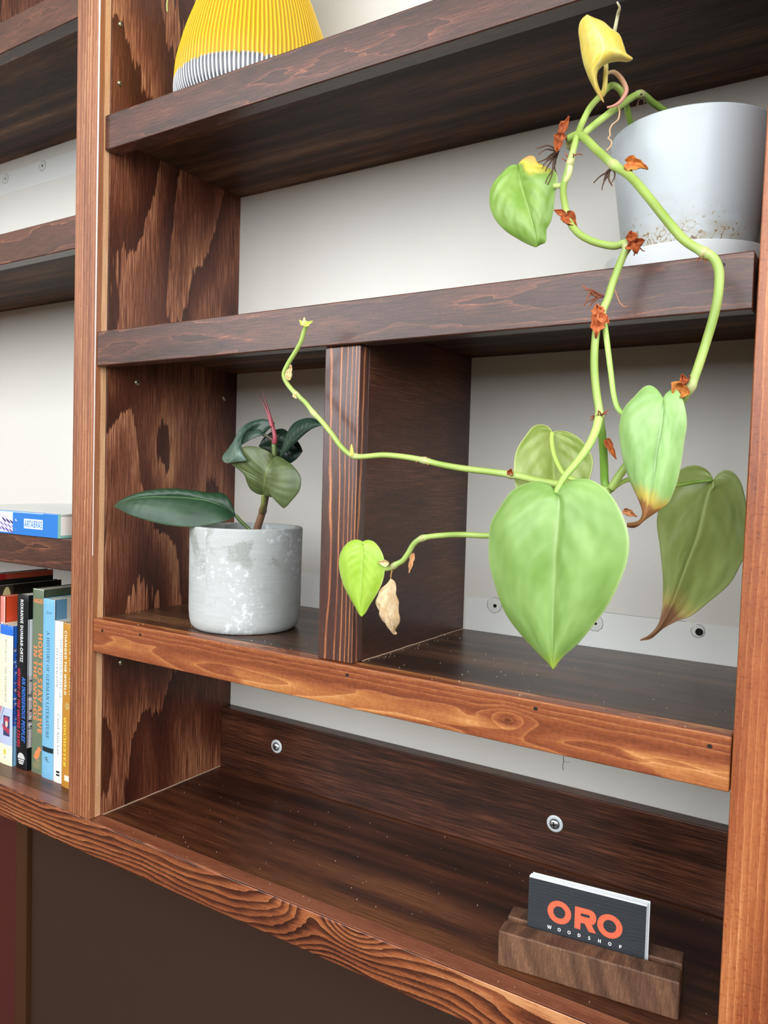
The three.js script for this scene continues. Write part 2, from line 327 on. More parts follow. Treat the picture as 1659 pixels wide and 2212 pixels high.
// ---------------------------------------------------------------- the room
const paint = plain(0xa59d8e, 0.8), trimPaint = plain(0xe6e4de, 0.5);
{
  const R = ROOM, T = 0.12, N = noise2(3);
  const tex = (() => {                             // roller stipple of the wall paint, 0.5 m square
    const s = 512, d = new Uint8Array(s * s * 4);
    for (let y = 0, o = 0; y < s; y++) for (let x = 0; x < s; x++, o += 4) { const k = 128 + 70 * N(x / 4.3, y / 4.3) + 40 * N(x / 9, y / 9 + 40); d[o] = d[o + 1] = d[o + 2] = clamp(k, 0, 255); d[o + 3] = 255; }
    const t = new THREE.DataTexture(d, s, s, THREE.RGBAFormat); t.magFilter = t.minFilter = THREE.LinearFilter; t.wrapS = t.wrapT = THREE.MirroredRepeatWrapping; t.needsUpdate = true; t.userData = { L: 0.5, H: 0.5 }; return t;
  })();
  const wallMat = new THREE.MeshPhysicalMaterial({ color: 0xdedad2, roughness: 0.62, bumpMap: tex, bumpScale: 0.0003 }); wallMat.userData = { L: 0.5, H: 0.5 };
  const yb = -Y0, yt = R.h - Y0;
  const back = struct('wall_back', bar(R.x0 - T, R.x1 + T, yb, yt, R.z0 - T, R.z0, wallMat, 0, 0), wallMat);
  struct('wall_left', bar(R.x0 - T, R.x0, yb, yt, R.z0, R.z1 + T, paint, 2, 0), paint);
  {
    const [wz, ww] = SIDE_WINDOW, q = new THREE.Shape([[-R.z0, 0], [-R.z0, R.h], [-R.z1 - T, R.h], [-R.z1 - T, 0]].map((p) => new THREE.Vector2(...p)));
    q.holes.push(new THREE.Path([[-wz - ww / 2, WIN_Y0], [-wz - ww / 2, WIN_Y1], [-wz + ww / 2, WIN_Y1], [-wz + ww / 2, WIN_Y0]].map((p) => new THREE.Vector2(...p))));
    const g = new THREE.ExtrudeGeometry(q, { depth: T, bevelEnabled: false }); g.rotateY(Math.PI / 2); g.translate(R.x1, 0, 0); struct('wall_right', g, paint);
  }
  struct('ceiling', bar(R.x0 - T, R.x1 + T, yt, yt + T, R.z0 - T, R.z1 + T, paint, 0, 0), paint);
  const floorTex = boardTexture(512, 512, 2, 2, [0x3d2e20, 0x58442f, 0x6f573c], streaky(5, { fv: 9, base: 0.5 }));
  const floorMat = woodMat(floorTex, { rough: 0.5 });
  struct('floor', bar(R.x0 - T, R.x1 + T, yb - T, yb, R.z0 - T, R.z1 + T, floorMat, 0, 0), floorMat);
  // front wall with three tall windows
  const sh = new THREE.Shape([[R.x0, 0], [R.x1, 0], [R.x1, R.h], [R.x0, R.h]].map((p) => new THREE.Vector2(...p)));
  for (const [wx, ww] of WINDOWS) sh.holes.push(new THREE.Path([[wx - ww / 2, WIN_Y0], [wx - ww / 2, WIN_Y1], [wx + ww / 2, WIN_Y1], [wx + ww / 2, WIN_Y0]].map((p) => new THREE.Vector2(...p))));
  const fw = new THREE.ExtrudeGeometry(sh, { depth: T, bevelEnabled: false }); fw.translate(0, 0, R.z1);
  struct('wall_front', fw, paint);
  const glass = new THREE.MeshPhysicalMaterial({ color: 0xffffff, roughness: 0.02, transmission: 1, thickness: 0 });
  WINDOWS.forEach(([wx, ww], i) => {
    const a = wx - ww / 2, b = wx + ww / 2, c = WIN_Y0 - Y0, d = WIN_Y1 - Y0, z = R.z1 + 0.03, f = 0.045;
    const win = struct('window_' + (i + 1), mergeGeometries([bar(a, a + f, c, d, z, z + 0.05, trimPaint, 1, 0), bar(b - f, b, c, d, z, z + 0.05, trimPaint, 1, 0), bar(a + f, b - f, c, c + f, z, z + 0.05, trimPaint, 0, 0), bar(a + f, b - f, d - f, d, z, z + 0.05, trimPaint, 0, 0), bar(a + f, b - f, (c + d) / 2 - 0.02, (c + d) / 2 + 0.02, z, z + 0.05, trimPaint, 0, 0)].map((g) => g)), trimPaint);
    struct('pane', bar(a + f, b - f, c + f, (c + d) / 2 - 0.02, z + 0.022, z + 0.028, glass, 0, 0), glass, win);
    struct('pane', bar(a + f, b - f, (c + d) / 2 + 0.02, d - f, z + 0.022, z + 0.028, glass, 0, 0), glass, win);
  });
  {
    const [wz, ww] = SIDE_WINDOW, a = wz - ww / 2, b = wz + ww / 2, c = WIN_Y0 - Y0, d = WIN_Y1 - Y0, x = R.x1 + 0.03, f = 0.045, m = (c + d) / 2;
    const win = struct('window_4', mergeGeometries([bar(x, x + 0.05, c, d, a, a + f, trimPaint, 1, 0), bar(x, x + 0.05, c, d, b - f, b, trimPaint, 1, 0), bar(x, x + 0.05, c, c + f, a + f, b - f, trimPaint, 2, 0), bar(x, x + 0.05, d - f, d, a + f, b - f, trimPaint, 2, 0), bar(x, x + 0.05, m - 0.02, m + 0.02, a + f, b - f, trimPaint, 2, 0)]), trimPaint);
    struct('pane', bar(x + 0.022, x + 0.028, c + f, m - 0.02, a + f, b - f, glass, 2, 0), glass, win);
    struct('pane', bar(x + 0.022, x + 0.028, m + 0.02, d - f, a + f, b - f, glass, 2, 0), glass, win);
  }
  // dark painted panelling under the shelves
  const PZ = R.z0, panelPaint = plain(0x3f2d24, 0.3), panelRed = plain(0x542523, 0.3), stilePaint = plain(0x4a2d18, 0.4);
  const wains = struct('trim_1', bar(-0.4306, R.x1, yb, -0.0391, PZ, PZ + 0.012, panelPaint, 0, 0.001), panelPaint);
  struct('panel_left', bar(R.x0, -0.4610, yb, -0.0391, PZ, PZ + 0.016, panelRed, 0, 0.001), panelRed, wains);
  struct('stile', bar(-0.4606, -0.4310, yb, -0.0391, PZ, PZ + 0.022, stilePaint, 1, 0.003), stilePaint, wains);
  // marks left on the wall: paint bands where rails had been, and filled screw holes
  const band = plain(0xe6e6e3, 0.55);
  struct('paint_band', bar(0.352, 0.66, 0.2297, 0.266, R.z0, R.z0 + 0.0004, band, 0, 0), band, back);
  struct('paint_band', bar(0.0, 0.331, 0.2297, 0.272, R.z0, R.z0 + 0.0004, band, 0, 0), band, back);
  struct('paint_band', bar(-0.69, -0.0381, 0.862, 0.898, R.z0, R.z0 + 0.0004, band, 0, 0), band, back);
  const plug = plain(0xdcdbd6, 0.6), dirt = plain(0x77756e, 0.9), hole = plain(0x0c0b0a, 0.9);
  const hair = (pts, w) => new THREE.TubeGeometry(new THREE.CatmullRomCurve3(pts.map(([x, y]) => new THREE.Vector3(x, Y0 + y, R.z0 + 0.0003))), 30, w, 5);
  struct('crack', hair([[0.4700, 0.1120], [0.4703, 0.106], [0.4698, 0.102], [0.4704, 0.0965]], 0.0003), dirt, back); struct('crack', hair([[0.4704, 0.1062], [0.473, 0.1058], [0.4765, 0.1064]], 0.0002), dirt, back);
  struct('crack', hair([[0.43, 0.2665], [0.48, 0.2672], [0.53, 0.266], [0.585, 0.2664]], 0.00018), dirt, back);
  const r = rng(8);
  for (const [x, y, open] of [[0.3864, 0.2602, 0.5], [0.4974, 0.2545, 0.3], [0.596, 0.2587, 1], [-0.5425, 0.8885, 0.2], [-0.4384, 0.8902, 0.3]]) {
    const z = R.z0 + 0.0004, rad = open === 1 ? 0.0062 : 0.0085;
    const disc = lathe([[0, 0.0007], [rad * 0.9, 0.0006], [rad, 0.0]], 28); disc.rotateX(Math.PI / 2); disc.translate(x, Y0 + y, z);
    const d = struct('filled_hole', disc, plug, back);
    const ringPts = []; for (let k = 0; k <= 40; k++) { const a = k / 40 * Math.PI * 1.75 + 2.6, q = rad * (1 + 0.10 * (r() - 0.5)); ringPts.push(new THREE.Vector3(x + Math.cos(a) * q, Y0 + y + Math.sin(a) * q, z + 0.0001)); }
    struct('crack', new THREE.TubeGeometry(new THREE.CatmullRomCurve3(ringPts), 90, 0.00025, 5), dirt, d);
    const hp = new THREE.CylinderGeometry(0.0030 * open + 0.0005, 0.003 * open + 0.0005, 0.0006, 18); hp.rotateX(Math.PI / 2); hp.translate(x + 0.0012, Y0 + y - 0.0006, z + 0.0009);
    struct('hole', hp, hole, d);
  }
}
// ---------------------------------------------------------------- the bookcase
const BACK = -0.2243, bookcase = thing('bookcase', 'stained wooden wall-mounted bookcase with square posts and open shelves', 'bookcase', [0.31, Y0 - 0.0391, -0.11]);
const nailMat = plain(0x241812, 0.5, { metalness: 0.2 }), steel = plain(0xcfd6d8, 0.28, { metalness: 0.9 }), zinc = plain(0xe8eef0, 0.35, { metalness: 0.35 }), brassy = plain(0xa9a286, 0.35, { metalness: 0.8 });
function crossHead(r, h) {                         // pan head screw with a cross recess, facing +z
  const g = lathe([[0, h], [r * 0.25, h * 0.99], [r * 0.6, h * 0.86], [r * 0.9, h * 0.5], [r, 0.0002], [r, 0]], 28); g.rotateX(Math.PI / 2);
  return g;
}
const crossSlot = (r, h) => mergeGeometries([new THREE.BoxGeometry(r * 1.0, r * 0.22, h), new THREE.BoxGeometry(r * 0.22, r * 1.0, h)].map((g) => g.toNonIndexed()));
// posts
const POST_TOP = 1.3;
function post(x0, mat, tilt = 0) {
  const g = bar(x0, x0 + 0.0381, 0.0002, POST_TOP, -0.016, 0, mat, 1, 0.0014, x0 * 3.7 + 2, 0, 0.044);
  if (tilt) { g.translate(-x0, -Y0 - 0.32, 0); g.rotateZ(-tilt); g.translate(x0, Y0 + 0.32, 0); }
  return part('post', g, mat, bookcase);
}
post(-0.0381, W.post); post(0.6603, W.postRight, 0.0066); post(-0.7365, W.post); post(1.3587, W.postRight);
{                                                  // thin pale bead, thicker towards the top, along the right front corner of the left upright
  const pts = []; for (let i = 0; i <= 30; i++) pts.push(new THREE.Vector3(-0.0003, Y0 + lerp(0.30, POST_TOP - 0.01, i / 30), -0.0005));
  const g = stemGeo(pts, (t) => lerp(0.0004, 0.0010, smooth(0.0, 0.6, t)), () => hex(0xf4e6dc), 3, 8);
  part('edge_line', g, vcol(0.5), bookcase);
}
const panelAt = (x0, z1, h, dv = 0) => part('side_panel', bar(x0, x0 + 0.0175, 0.0002, POST_TOP, BACK, z1, W.panel, 1, 0.0006, dv, 0), W.panel, bookcase);
const leftPanel = panelAt(-0.0175, -0.0162); panelAt(-0.0379, -0.0162, 0, 0.4); panelAt(0.6625, -0.0162, 0, 0.2); panelAt(0.680, -0.0162, 0, 0.7); panelAt(-0.7163, -0.0162, 0, 0.3); panelAt(1.3590, -0.0162, 0, 0.5);
// shelves: [x0, x1, top, nosing bottom, ply bottom, nosing front z, nosing back z, front material, u offset]
function shelf(x0, x1, top, nb, pb, z1, zn, front, du = 0, nails = [], board = W.shelf) {
  const s = part('shelf', bar(x0, x1, pb, top - 0.0002, BACK, zn, board, 0, 0.0005, du * 1.7 + x0), board, bookcase);
  const e = part('front_edge', bar(x0 + 0.0004, x1, nb, top, zn, z1, front, 0, 0.0013, du), front, s);
  for (const [nx, ny] of nails) { const g = new THREE.CylinderGeometry(0.0017, 0.0017, 0.0006, 14); g.rotateX(Math.PI / 2); g.scale(1, 0.8, 1); g.translate(nx, Y0 + ny, z1 + 0.0001); part('nail_hole', g, nailMat, s); }
  return s;
}
const shelf1 = shelf(0, 0.6595, 0.7842, 0.7464, 0.7638, -0.0089, -0.0267, W.front1);
const shelf2 = shelf(0, 0.6590, 0.5477, 0.5099, 0.5304, -0.0019, -0.0186, W.front2, 0, [[0.640, 0.5405]]);
const shelf3 = shelf(0, 0.6588, 0.2297, 0.1919, 0.2122, -0.0019, -0.0186, W.front3, 0, [[0.0163, 0.2178], [0.0786, 0.2214], [0.348, 0.2212], [0.5222, 0.2233], [0.6455, 0.2206]], W.shelfGloss);
shelf(-0.6985, -0.0383, 0.9355, 0.8979, 0.9155, -0.002, -0.0195, W.frontLeft, 0.1);
shelf(-0.6985, -0.0383, 0.6810, 0.6436, 0.6640, -0.002, -0.0190, W.frontLeft, 0.42);
shelf(-0.6985, -0.0383, 0.3150, 0.2785, 0.2975, -0.002, -0.0190, W.front2, 0.3);
shelf(0.6985, 1.3585, 0.8300, 0.7922, 0.8120, -0.002, -0.0190, W.front1, 0.2);
shelf(0.6985, 1.3585, 0.5477, 0.5099, 0.5304, -0.002, -0.0190, W.front2, 0.25);
shelf(0.6985, 1.3585, 0.2600, 0.2222, 0.2430, -0.002, -0.0190, W.front3, 0.1);
{                                                  // bottom shelf runs through all bays; a plain top closes the case
  const s = part('shelf', bar(-0.7365, 1.397, -0.018, 0, BACK, -0.0174, W.bottom, 0, 0.0005, 0.73), W.bottom, bookcase);
  part('front_edge', bar(-0.7365, 1.397, -0.0391, -0.0003, -0.0174, 0.0004, W.frontBottom, 0, 0.0016, 0.6), W.frontBottom, s);
  part('front_edge', bar(-0.7365, 1.397, -0.0006, 0.0001, -0.0172, -0.0012, W.frontBottomTop, 0, 0.0002, 0.1), W.frontBottomTop, s);
  part('top_board', bar(-0.7365, 1.397, POST_TOP, POST_TOP + 0.019, BACK, 0, W.shelf, 0, 0.001), W.shelf, bookcase);
}
part('divider', bar(-0.3775, -0.3600, 0.9357, POST_TOP - 0.0002, BACK, -0.0205, W.panel, 1, 0.0006, 0.55), W.panel, bookcase);
{                                                  // divider standing on the third shelf
  const d = part('divider', bar(0.3320, 0.3495, 0.2299, 0.5302, BACK, -0.0214, W.panelDark, 2, 0.0006), W.panelDark, bookcase);
  part('front_edge', bar(0.3113, 0.3496, 0.2299, 0.5098, -0.0214, -0.0064, W.dividerFront, 1, 0.0016), W.dividerFront, d);
}
// rear rail along the bottom shelf, held by two washer-head screws
const rail = part('rear_rail', bar(0.0002, 0.6600, 0.0002, 0.0813, BACK, -0.2065, W.cleat, 0, 0.0012), W.cleat, bookcase);
for (const [x, y, a] of [[0.0987, 0.0482, 0.5], [0.4699, 0.0462, 0.2]]) {
  const w = lathe([[0.0042, 0], [0.0082, 0], [0.0088, 0.0005], [0.0082, 0.0012], [0.006, 0.0014], [0.0042, 0.0009], [0.0042, 0]], 36); w.rotateX(Math.PI / 2); w.translate(x, Y0 + y, -0.2065); part('washer', w, zinc, rail);
  const h = crossHead(0.0056, 0.003); h.translate(x, Y0 + y, -0.2053); part('screw', h, steel, rail);
  const c = crossSlot(0.0056, 0.0008); c.rotateZ(a); c.translate(x, Y0 + y, -0.2053 + 0.0029); part('screw_slot', c, nailMat, rail);
}
// small screws in the left panel
for (const [y, z, r] of [[0.8908, -0.0273, 0.0028], [0.8267, -0.0272, 0.0028], [0.4988, -0.0578, 0.0036], [0.4956, -0.2004, 0.0036], [0.1724, -0.0412, 0.0036]]) {
  const h = crossHead(r, 0.0022); h.rotateY(Math.PI / 2); h.translate(0.0001, Y0 + y, z); part('screw', h, brassy, leftPanel);
  const c = crossSlot(r, 0.0006); c.rotateZ(0.6); c.rotateY(Math.PI / 2); c.translate(0.0021, Y0 + y, z); part('screw_slot', c, nailMat, leftPanel);
}
{ const g = new THREE.CylinderGeometry(0.003, 0.003, 0.0006, 16); g.scale(1.3, 1, 0.8); g.translate(0.1013, Y0 + 0.7638, -0.1056); part('screw_hole', g, nailMat, shelf1); }
{                                                  // pale dust and glue squeezed along the joints of the bottom shelf and the divider
  const glue = plain(0xb99a82, 0.8), r = rng(4), N = noise2(4);
  const bead = (a, b, rad, seed) => { const pts = []; for (let i = 0; i <= 24; i++) { const t = i / 24; pts.push(new THREE.Vector3().lerpVectors(a, b, t).add(new THREE.Vector3(0.0004 * N(t * 9, seed), 0.0003 * N(t * 11, seed + 3), 0.0004 * N(t * 8, seed + 5)))); } return new THREE.TubeGeometry(new THREE.CatmullRomCurve3(pts), 60, rad, 5); };
  part('glue_line', bead(new THREE.Vector3(0.0004, Y0 + 0.0004, -0.018), new THREE.Vector3(0.0004, Y0 + 0.0004, -0.2063), 0.0008, 1), glue, bookcase);
  part('glue_line', bead(new THREE.Vector3(0.3500, Y0 + 0.2301, -0.022), new THREE.Vector3(0.3500, Y0 + 0.2301, -0.222), 0.0006, 2), glue, bookcase);
}
// ---------------------------------------------------------------- canvases for print
function canvasTex(w, h, draw) { const c = document.createElement('canvas'); c.width = w; c.height = h; draw(c.getContext('2d'), w, h); const t = new THREE.CanvasTexture(c); t.colorSpace = THREE.SRGBColorSpace; t.magFilter = THREE.LinearFilter; return t; }
// ---------------------------------------------------------------- card holder and cards
{
  const fx = 0.48884, fz = -0.0244, ang = 0.1141, base = [fx, Y0, fz];
  const place = (g) => { g.rotateY(ang); g.translate(fx, Y0 + 0.0001, fz); return g; };
  const block = (x0, x1, y0, y1, d0, d1, bev = 0.0015) => { const g = bar(x0, x1, y0, y1, -d1, -d0, W.walnut, 0, bev, 0, d0); g.translate(0, -Y0, 0); return place(g); };
  const t = thing('card_holder', 'slotted walnut block holding business cards on the bottom shelf', 'card holder', base);
  part('front_block', block(0, 0.1387, 0, 0.0292, 0, 0.0182), W.walnut, t);
  part('slot_floor', block(0.0006, 0.138, 0, 0.015, 0.0183, 0.0246, 0.0003), W.walnut, t);
  part('back_block', block(0.0004, 0.1385, 0, 0.0292, 0.0247, 0.0430), W.walnut, t);
  // the printed face
  const cw = 0.0925, ch = 0.0515, PX = 1024 / cw, H = Math.round(ch * PX);
  const face = canvasTex(1024, H, (c, w, h) => {
    c.fillStyle = '#2f3338'; c.fillRect(0, 0, w, h);
    const N = noise2(17);
    c.lineWidth = 1.6;
    for (let k = -30; k < 90; k++) { c.strokeStyle = k % 3 ? 'rgba(92,98,104,0.55)' : 'rgba(20,22,25,0.6)'; c.beginPath(); for (let x = 0; x <= w; x += 8) { const e = Math.exp(-Math.pow((x - 240) / 150, 2)), y = k * 9 + 16 * N(x / 190, k * 0.11) + 26 * e * Math.sin((k - 14) * 0.10) + 6 * N(x / 60, k * 0.3); x ? c.lineTo(x, y) : c.moveTo(x, y); } c.stroke(); }
    const X = (s) => (s - 0.0187) * PX, Y = (v) => (0.0693 - v) * PX;
    c.fillStyle = '#ee6a4c'; c.strokeStyle = '#ee6a4c';
    const ringO = (cx, cy, rx, ry, ix, iy) => { c.beginPath(); c.ellipse(X(cx), Y(cy), rx * PX, ry * PX, 0, 0, Math.PI * 2); c.closePath(); c.moveTo(X(cx) + ix * PX, Y(cy)); c.ellipse(X(cx), Y(cy), ix * PX, iy * PX, 0, 0, Math.PI * 2); c.closePath(); c.fill('evenodd'); };
    ringO(0.0444, 0.0463, 0.0096, 0.0094, 0.0049, 0.0049); ringO(0.0843, 0.0461, 0.0097, 0.0095, 0.0050, 0.0050);
    c.lineJoin = 'round'; c.lineWidth = 6;           // the R: bold, square shouldered, short leg
    const P = (pts) => { c.beginPath(); pts.forEach(([a, b], i) => (i ? c.lineTo(X(a), Y(b)) : c.moveTo(X(a), Y(b)))); c.closePath(); c.fill(); c.stroke(); };
    c.beginPath(); c.moveTo(X(0.0571), Y(0.0548)); c.lineTo(X(0.0675), Y(0.0548)); c.quadraticCurveTo(X(0.0735), Y(0.0545), X(0.0735), Y(0.0487)); c.quadraticCurveTo(X(0.0733), Y(0.0445), X(0.0700), Y(0.0432)); c.lineTo(X(0.0736), Y(0.0374)); c.lineTo(X(0.0685), Y(0.0374)); c.lineTo(X(0.0650), Y(0.0430)); c.lineTo(X(0.0614), Y(0.0430)); c.lineTo(X(0.0614), Y(0.0374)); c.lineTo(X(0.0571), Y(0.0374)); c.closePath(); c.fill(); c.stroke();
    c.fillStyle = '#2f3338'; c.beginPath(); c.roundRect(X(0.0615), Y(0.0505), 0.0072 * PX, 0.0022 * PX, 8); c.fill();
    const r = rng(5); c.fillStyle = 'rgba(120,40,28,0.65)';
    for (let k = 0; k < 46; k++) { const a = 0.036 + r() * 0.057, b = 0.037 + r() * 0.018; c.beginPath(); c.arc(X(a), Y(b), 0.8 + r() * 2, 0, 7); c.fill(); }
    c.fillStyle = '#f4f4f2'; c.font = 'bold 42px sans-serif'; c.textAlign = 'center';
    [...'WOODSHOP'].forEach((l, i) => c.fillText(l, X(0.0368 + i * (0.0929 - 0.0368) / 7), Y(0.0307)));
  });
  const faceMat = new THREE.MeshPhysicalMaterial({ map: face, roughness: 0.45 }), stock = plain(0xdfe3e6, 0.6), dark = plain(0x2f3338, 0.45);
  const notes = ['front black business card printed with orange lettering in walnut holder', 'business card right behind the printed front card', 'third white-edged business card in the walnut holder', 'fourth white-edged business card in the walnut holder', 'fifth white-edged business card in the walnut holder', 'sixth white-edged business card in the walnut holder', 'rearmost business card in the walnut holder, standing slightly to the right'];
  const r = rng(9);
  notes.forEach((lab, i) => {
    const th = 0.00042, g = new THREE.BoxGeometry(cw, ch, th), off = i === 0 ? 0 : i === 6 ? 0.0022 : 0.0004 * (r() - 0.2) + i * 0.00022, up = i === 0 ? 0 : i === 6 ? 0.0030 : 0.0003 + 0.0009 * r() + i * 0.00022;
    g.translate(0.0187 + cw / 2 + off, 0.0178 + ch / 2 + up, -0.0201 - i * 0.00058);
    place(g);
    const m = shade(new THREE.Mesh(g, [stock, stock, stock, stock, i ? stock : faceMat, dark])); m.name = numbered('business_card'); scene.add(m);
    m.userData = { label: lab, category: 'business card', group: 'business cards standing in the walnut holder' };
    if (i === 0) { }
  });
}
// ---------------------------------------------------------------- books
function book(name, label, x0, x1, h, z, depth, cover, spineTex, o = {}) {
  const t = thing(name, label, 'book', [(x0 + x1) / 2, Y0 + 0.0002, z - depth / 2], 'paperbacks on the bottom shelf of the left bay');
  const th = o.th ?? 0.0007, y0 = 0.0002, M = plain(cover, 0.35), pages = plain(0xd9d0bf, 0.85);
  const lip = o.lip ?? 0.0004;
  part('pages', bar(x0 + th, x1 - th, y0 + lip, h - lip - 0.0006, z - depth + 0.001, z - 0.0022, pages, 1, 0), pages, t);
  part('back_cover', bar(x0, x0 + th, y0, h, z - depth, z - 0.001, M, 1, 0.0002), M, t);
  const cm = o.coverTex ? new THREE.MeshPhysicalMaterial({ map: o.coverTex, roughness: 0.35 }) : M;
  const fg = new THREE.BoxGeometry(th, h - y0, depth - 0.001); fg.translate(x1 - th / 2, Y0 + (h + y0) / 2, z - 0.0005 - depth / 2);
  part('front_cover', fg, cm, t);
  // slightly rounded spine carrying the print
  const n = 8, w = x1 - x0, pos = [], uv = [], idx = [];
  for (let j = 0; j <= 24; j++) for (let i = 0; i <= n; i++) { const s = i / n, e = 0.0012 * (1 - Math.pow(Math.abs(s * 2 - 1), 2.4)); pos.push(x0 + w * s, Y0 + y0 + (h - y0) * j / 24, z - 0.0012 + e); uv.push(s, j / 24); }
  const K = pos.length / 3; for (let j = 0; j <= 24; j++) for (let i = 0; i <= n; i++) { pos.push(x0 + w * i / n, Y0 + y0 + (h - y0) * j / 24, z - 0.0022); uv.push(i / n, j / 24); }
  const q = n + 1; for (let j = 0; j < 24; j++) for (let i = 0; i < n; i++) { const a = j * q + i; idx.push(a, a + 1, a + q, a + 1, a + q + 1, a + q); const b = K + a; idx.push(b, b + q, b + 1, b + 1, b + q, b + q + 1); }
  for (let j = 0; j < 24; j++) for (const i of [0, n]) { const a = j * q + i; idx.push(...(i ? [a, K + a, a + q, a + q, K + a, K + a + q] : [a, a + q, K + a, a + q, K + a + q, K + a])); }
  for (const j of [0, 24]) for (let i = 0; i < n; i++) { const a = j * q + i; idx.push(...(j ? [a, a + 1, K + a, a + 1, K + a + 1, K + a] : [a, K + a, a + 1, a + 1, K + a, K + a + 1])); }
  const g = new THREE.BufferGeometry(); g.setAttribute('position', new THREE.Float32BufferAttribute(pos, 3)); g.setAttribute('uv', new THREE.Float32BufferAttribute(uv, 2)); g.setIndex(idx); g.computeVertexNormals();
  part('spine', g, new THREE.MeshPhysicalMaterial({ map: spineTex, roughness: 0.33 }), t);
  return t;
}
// spine canvas: text reads downwards; y is measured from the top in millimetres, x from the left
const spine = (wmm, hmm, draw) => canvasTex(Math.round(wmm * 8), Math.round(hmm * 8), (c) => { c.scale(8, 8); draw(c, wmm, hmm); });
function down(c, text, x, y0, y1, size, color, font = 'bold $px sans-serif') { c.save(); c.translate(x, y0); c.rotate(Math.PI / 2); c.font = font.replace('$', size); c.fillStyle = color; c.textBaseline = 'alphabetic'; const w = c.measureText(text).width; c.scale((y1 - y0) / w, 1); c.fillText(text, 0, 0); c.restore(); }
const wear = (c, w, h, seed, col = 'rgba(255,255,255,0.75)') => { const r = rng(seed); c.fillStyle = col; for (let k = 0; k < 60; k++) { const e = r() < 0.5; c.fillRect(e ? (r() < 0.5 ? 0 : w - 0.25) : r() * w, e ? r() * h : (r() < 0.5 ? 0 : h - 0.3), e ? 0.25 : r() * 1.5, e ? r() * 4 : 0.3); } };
{
  // cream book with a blue head band
  const sp = spine(31, 187, (c, w, h) => {
    c.fillStyle = '#f3efcf'; c.fillRect(0, 0, w, h); c.fillStyle = '#2f6fd6'; c.fillRect(0, 0, w, 13); c.fillStyle = '#f7f4e4'; c.fillRect(w - 0.8, 0, 0.8, h); c.fillRect(0, 13, w, 1);
    down(c, 'BOCCACCIO', 14, 19, 49, 5.2, '#4a4a48', '$px serif'); down(c, 'THE DECAMERON', 14, 55, 103, 5.2, '#4a4a48', '$px serif');
    c.fillStyle = '#b9c3de'; c.fillRect(0, 110, w, 50); c.fillStyle = '#8f96b4'; c.beginPath(); c.moveTo(12, 110); c.lineTo(14.5, 110); c.lineTo(2, 132); c.lineTo(0, 132); c.fill(); c.fillStyle = '#c98a9c'; c.beginPath(); c.moveTo(0, 110); c.lineTo(9, 110); c.lineTo(0, 125); c.fill();
    c.fillStyle = '#3b3f6e'; c.fillRect(11, 121, 14, 27); c.fillStyle = '#b23b52'; c.beginPath(); c.ellipse(18, 127, 5.2, 4.8, 0, 0, 7); c.fill(); c.fillStyle = '#e7c3b4'; c.beginPath(); c.ellipse(18.4, 132, 3, 4.4, 0, 0, 7); c.fill(); c.fillStyle = '#b23b52'; c.beginPath(); c.moveTo(7, 133); c.lineTo(24, 138); c.lineTo(24, 145); c.lineTo(11, 140); c.fill();
    c.fillStyle = '#d9c94a'; c.beginPath(); c.ellipse(15, 170, 3, 4, 0, 0, 7); c.fill(); c.fillStyle = '#77777a'; c.fillRect(12, 177, 6, 0.8);
    wear(c, w, h, 1);
  });
  const cov = canvasTex(256, 512, (c, w, h) => { c.fillStyle = '#2f6fd6'; c.fillRect(0, 0, w, h); const r = rng(2); for (let k = 0; k < 900; k++) { c.fillStyle = ['#54407a', '#8a80a0', '#d8d2e2', '#3f3560'][(r() * 4) | 0]; c.fillRect(r() * w, 60 + r() * 300, 6, 6); } c.fillStyle = '#8fc4e6'; c.fillRect(0, 365, w, 150); });
  book('paperback_book', 'cream paperback with a blue head band and small portrait on its spine', -0.2468, -0.2159, 0.1873, -0.0412, 0.115, 0xf3efcf, sp, { coverTex: cov });
}
{
  const sp = spine(24.6, 231, (c, w, h) => {
    c.fillStyle = '#0f1216'; c.fillRect(0, 0, w, h);
    down(c, 'ROXANNE DUNBAR-ORTIZ', 8.6, 6, 89, 8.4, '#ececec'); down(c, 'AN INDIGENOUS PEOPLES\u2019', 13.2, 108, 194, 9.6, '#3f7ff0', 'bold italic $px sans-serif'); down(c, 'HISTORY OF THE UNITED STATES', 2.0, 97, 202, 9.8, '#e52f55', 'bold italic $px sans-serif');
    c.fillStyle = '#f2f2f2'; c.save(); c.translate(12.3, 217); for (let k = 0; k < 9; k++) { const a = Math.PI + (k + 0.5) / 9 * Math.PI; c.beginPath(); c.moveTo(0, 0); c.lineTo(Math.cos(a - 0.13) * 8, Math.sin(a - 0.13) * 8); c.lineTo(Math.cos(a + 0.13) * 8, Math.sin(a + 0.13) * 8); c.fill(); } c.fillRect(-6.5, 1, 13, 1.6); c.fillRect(-5.5, 3.6, 11, 1.2); c.fillRect(-4.5, 5.6, 9, 1.4); c.restore();
  });
  const cov = canvasTex(128, 1024, (c, w, h) => { c.fillStyle = '#14161a'; c.fillRect(0, 0, w, h); c.fillStyle = '#e9eef2'; c.fillRect(0, 140, w, 330); const r = rng(3); c.fillStyle = '#d9cfd2'; c.fillRect(0, 470, w, 420); for (let k = 0; k < 700; k++) { c.fillStyle = ['#23262b', '#8c8a90', '#e3b7bf', '#ffffff', '#5f5d66'][(r() * 5) | 0]; c.fillRect(r() * w, 455 + r() * 420, 4 + r() * 14, 4 + r() * 10); } c.fillStyle = '#14161a'; c.fillRect(0, 890, w, 140); });
  book('paperback_book', 'black paperback with blue and red slanted capitals on its spine', -0.2114, -0.1868, 0.2309, -0.0436, 0.14, 0x14161a, sp, { coverTex: cov });
}
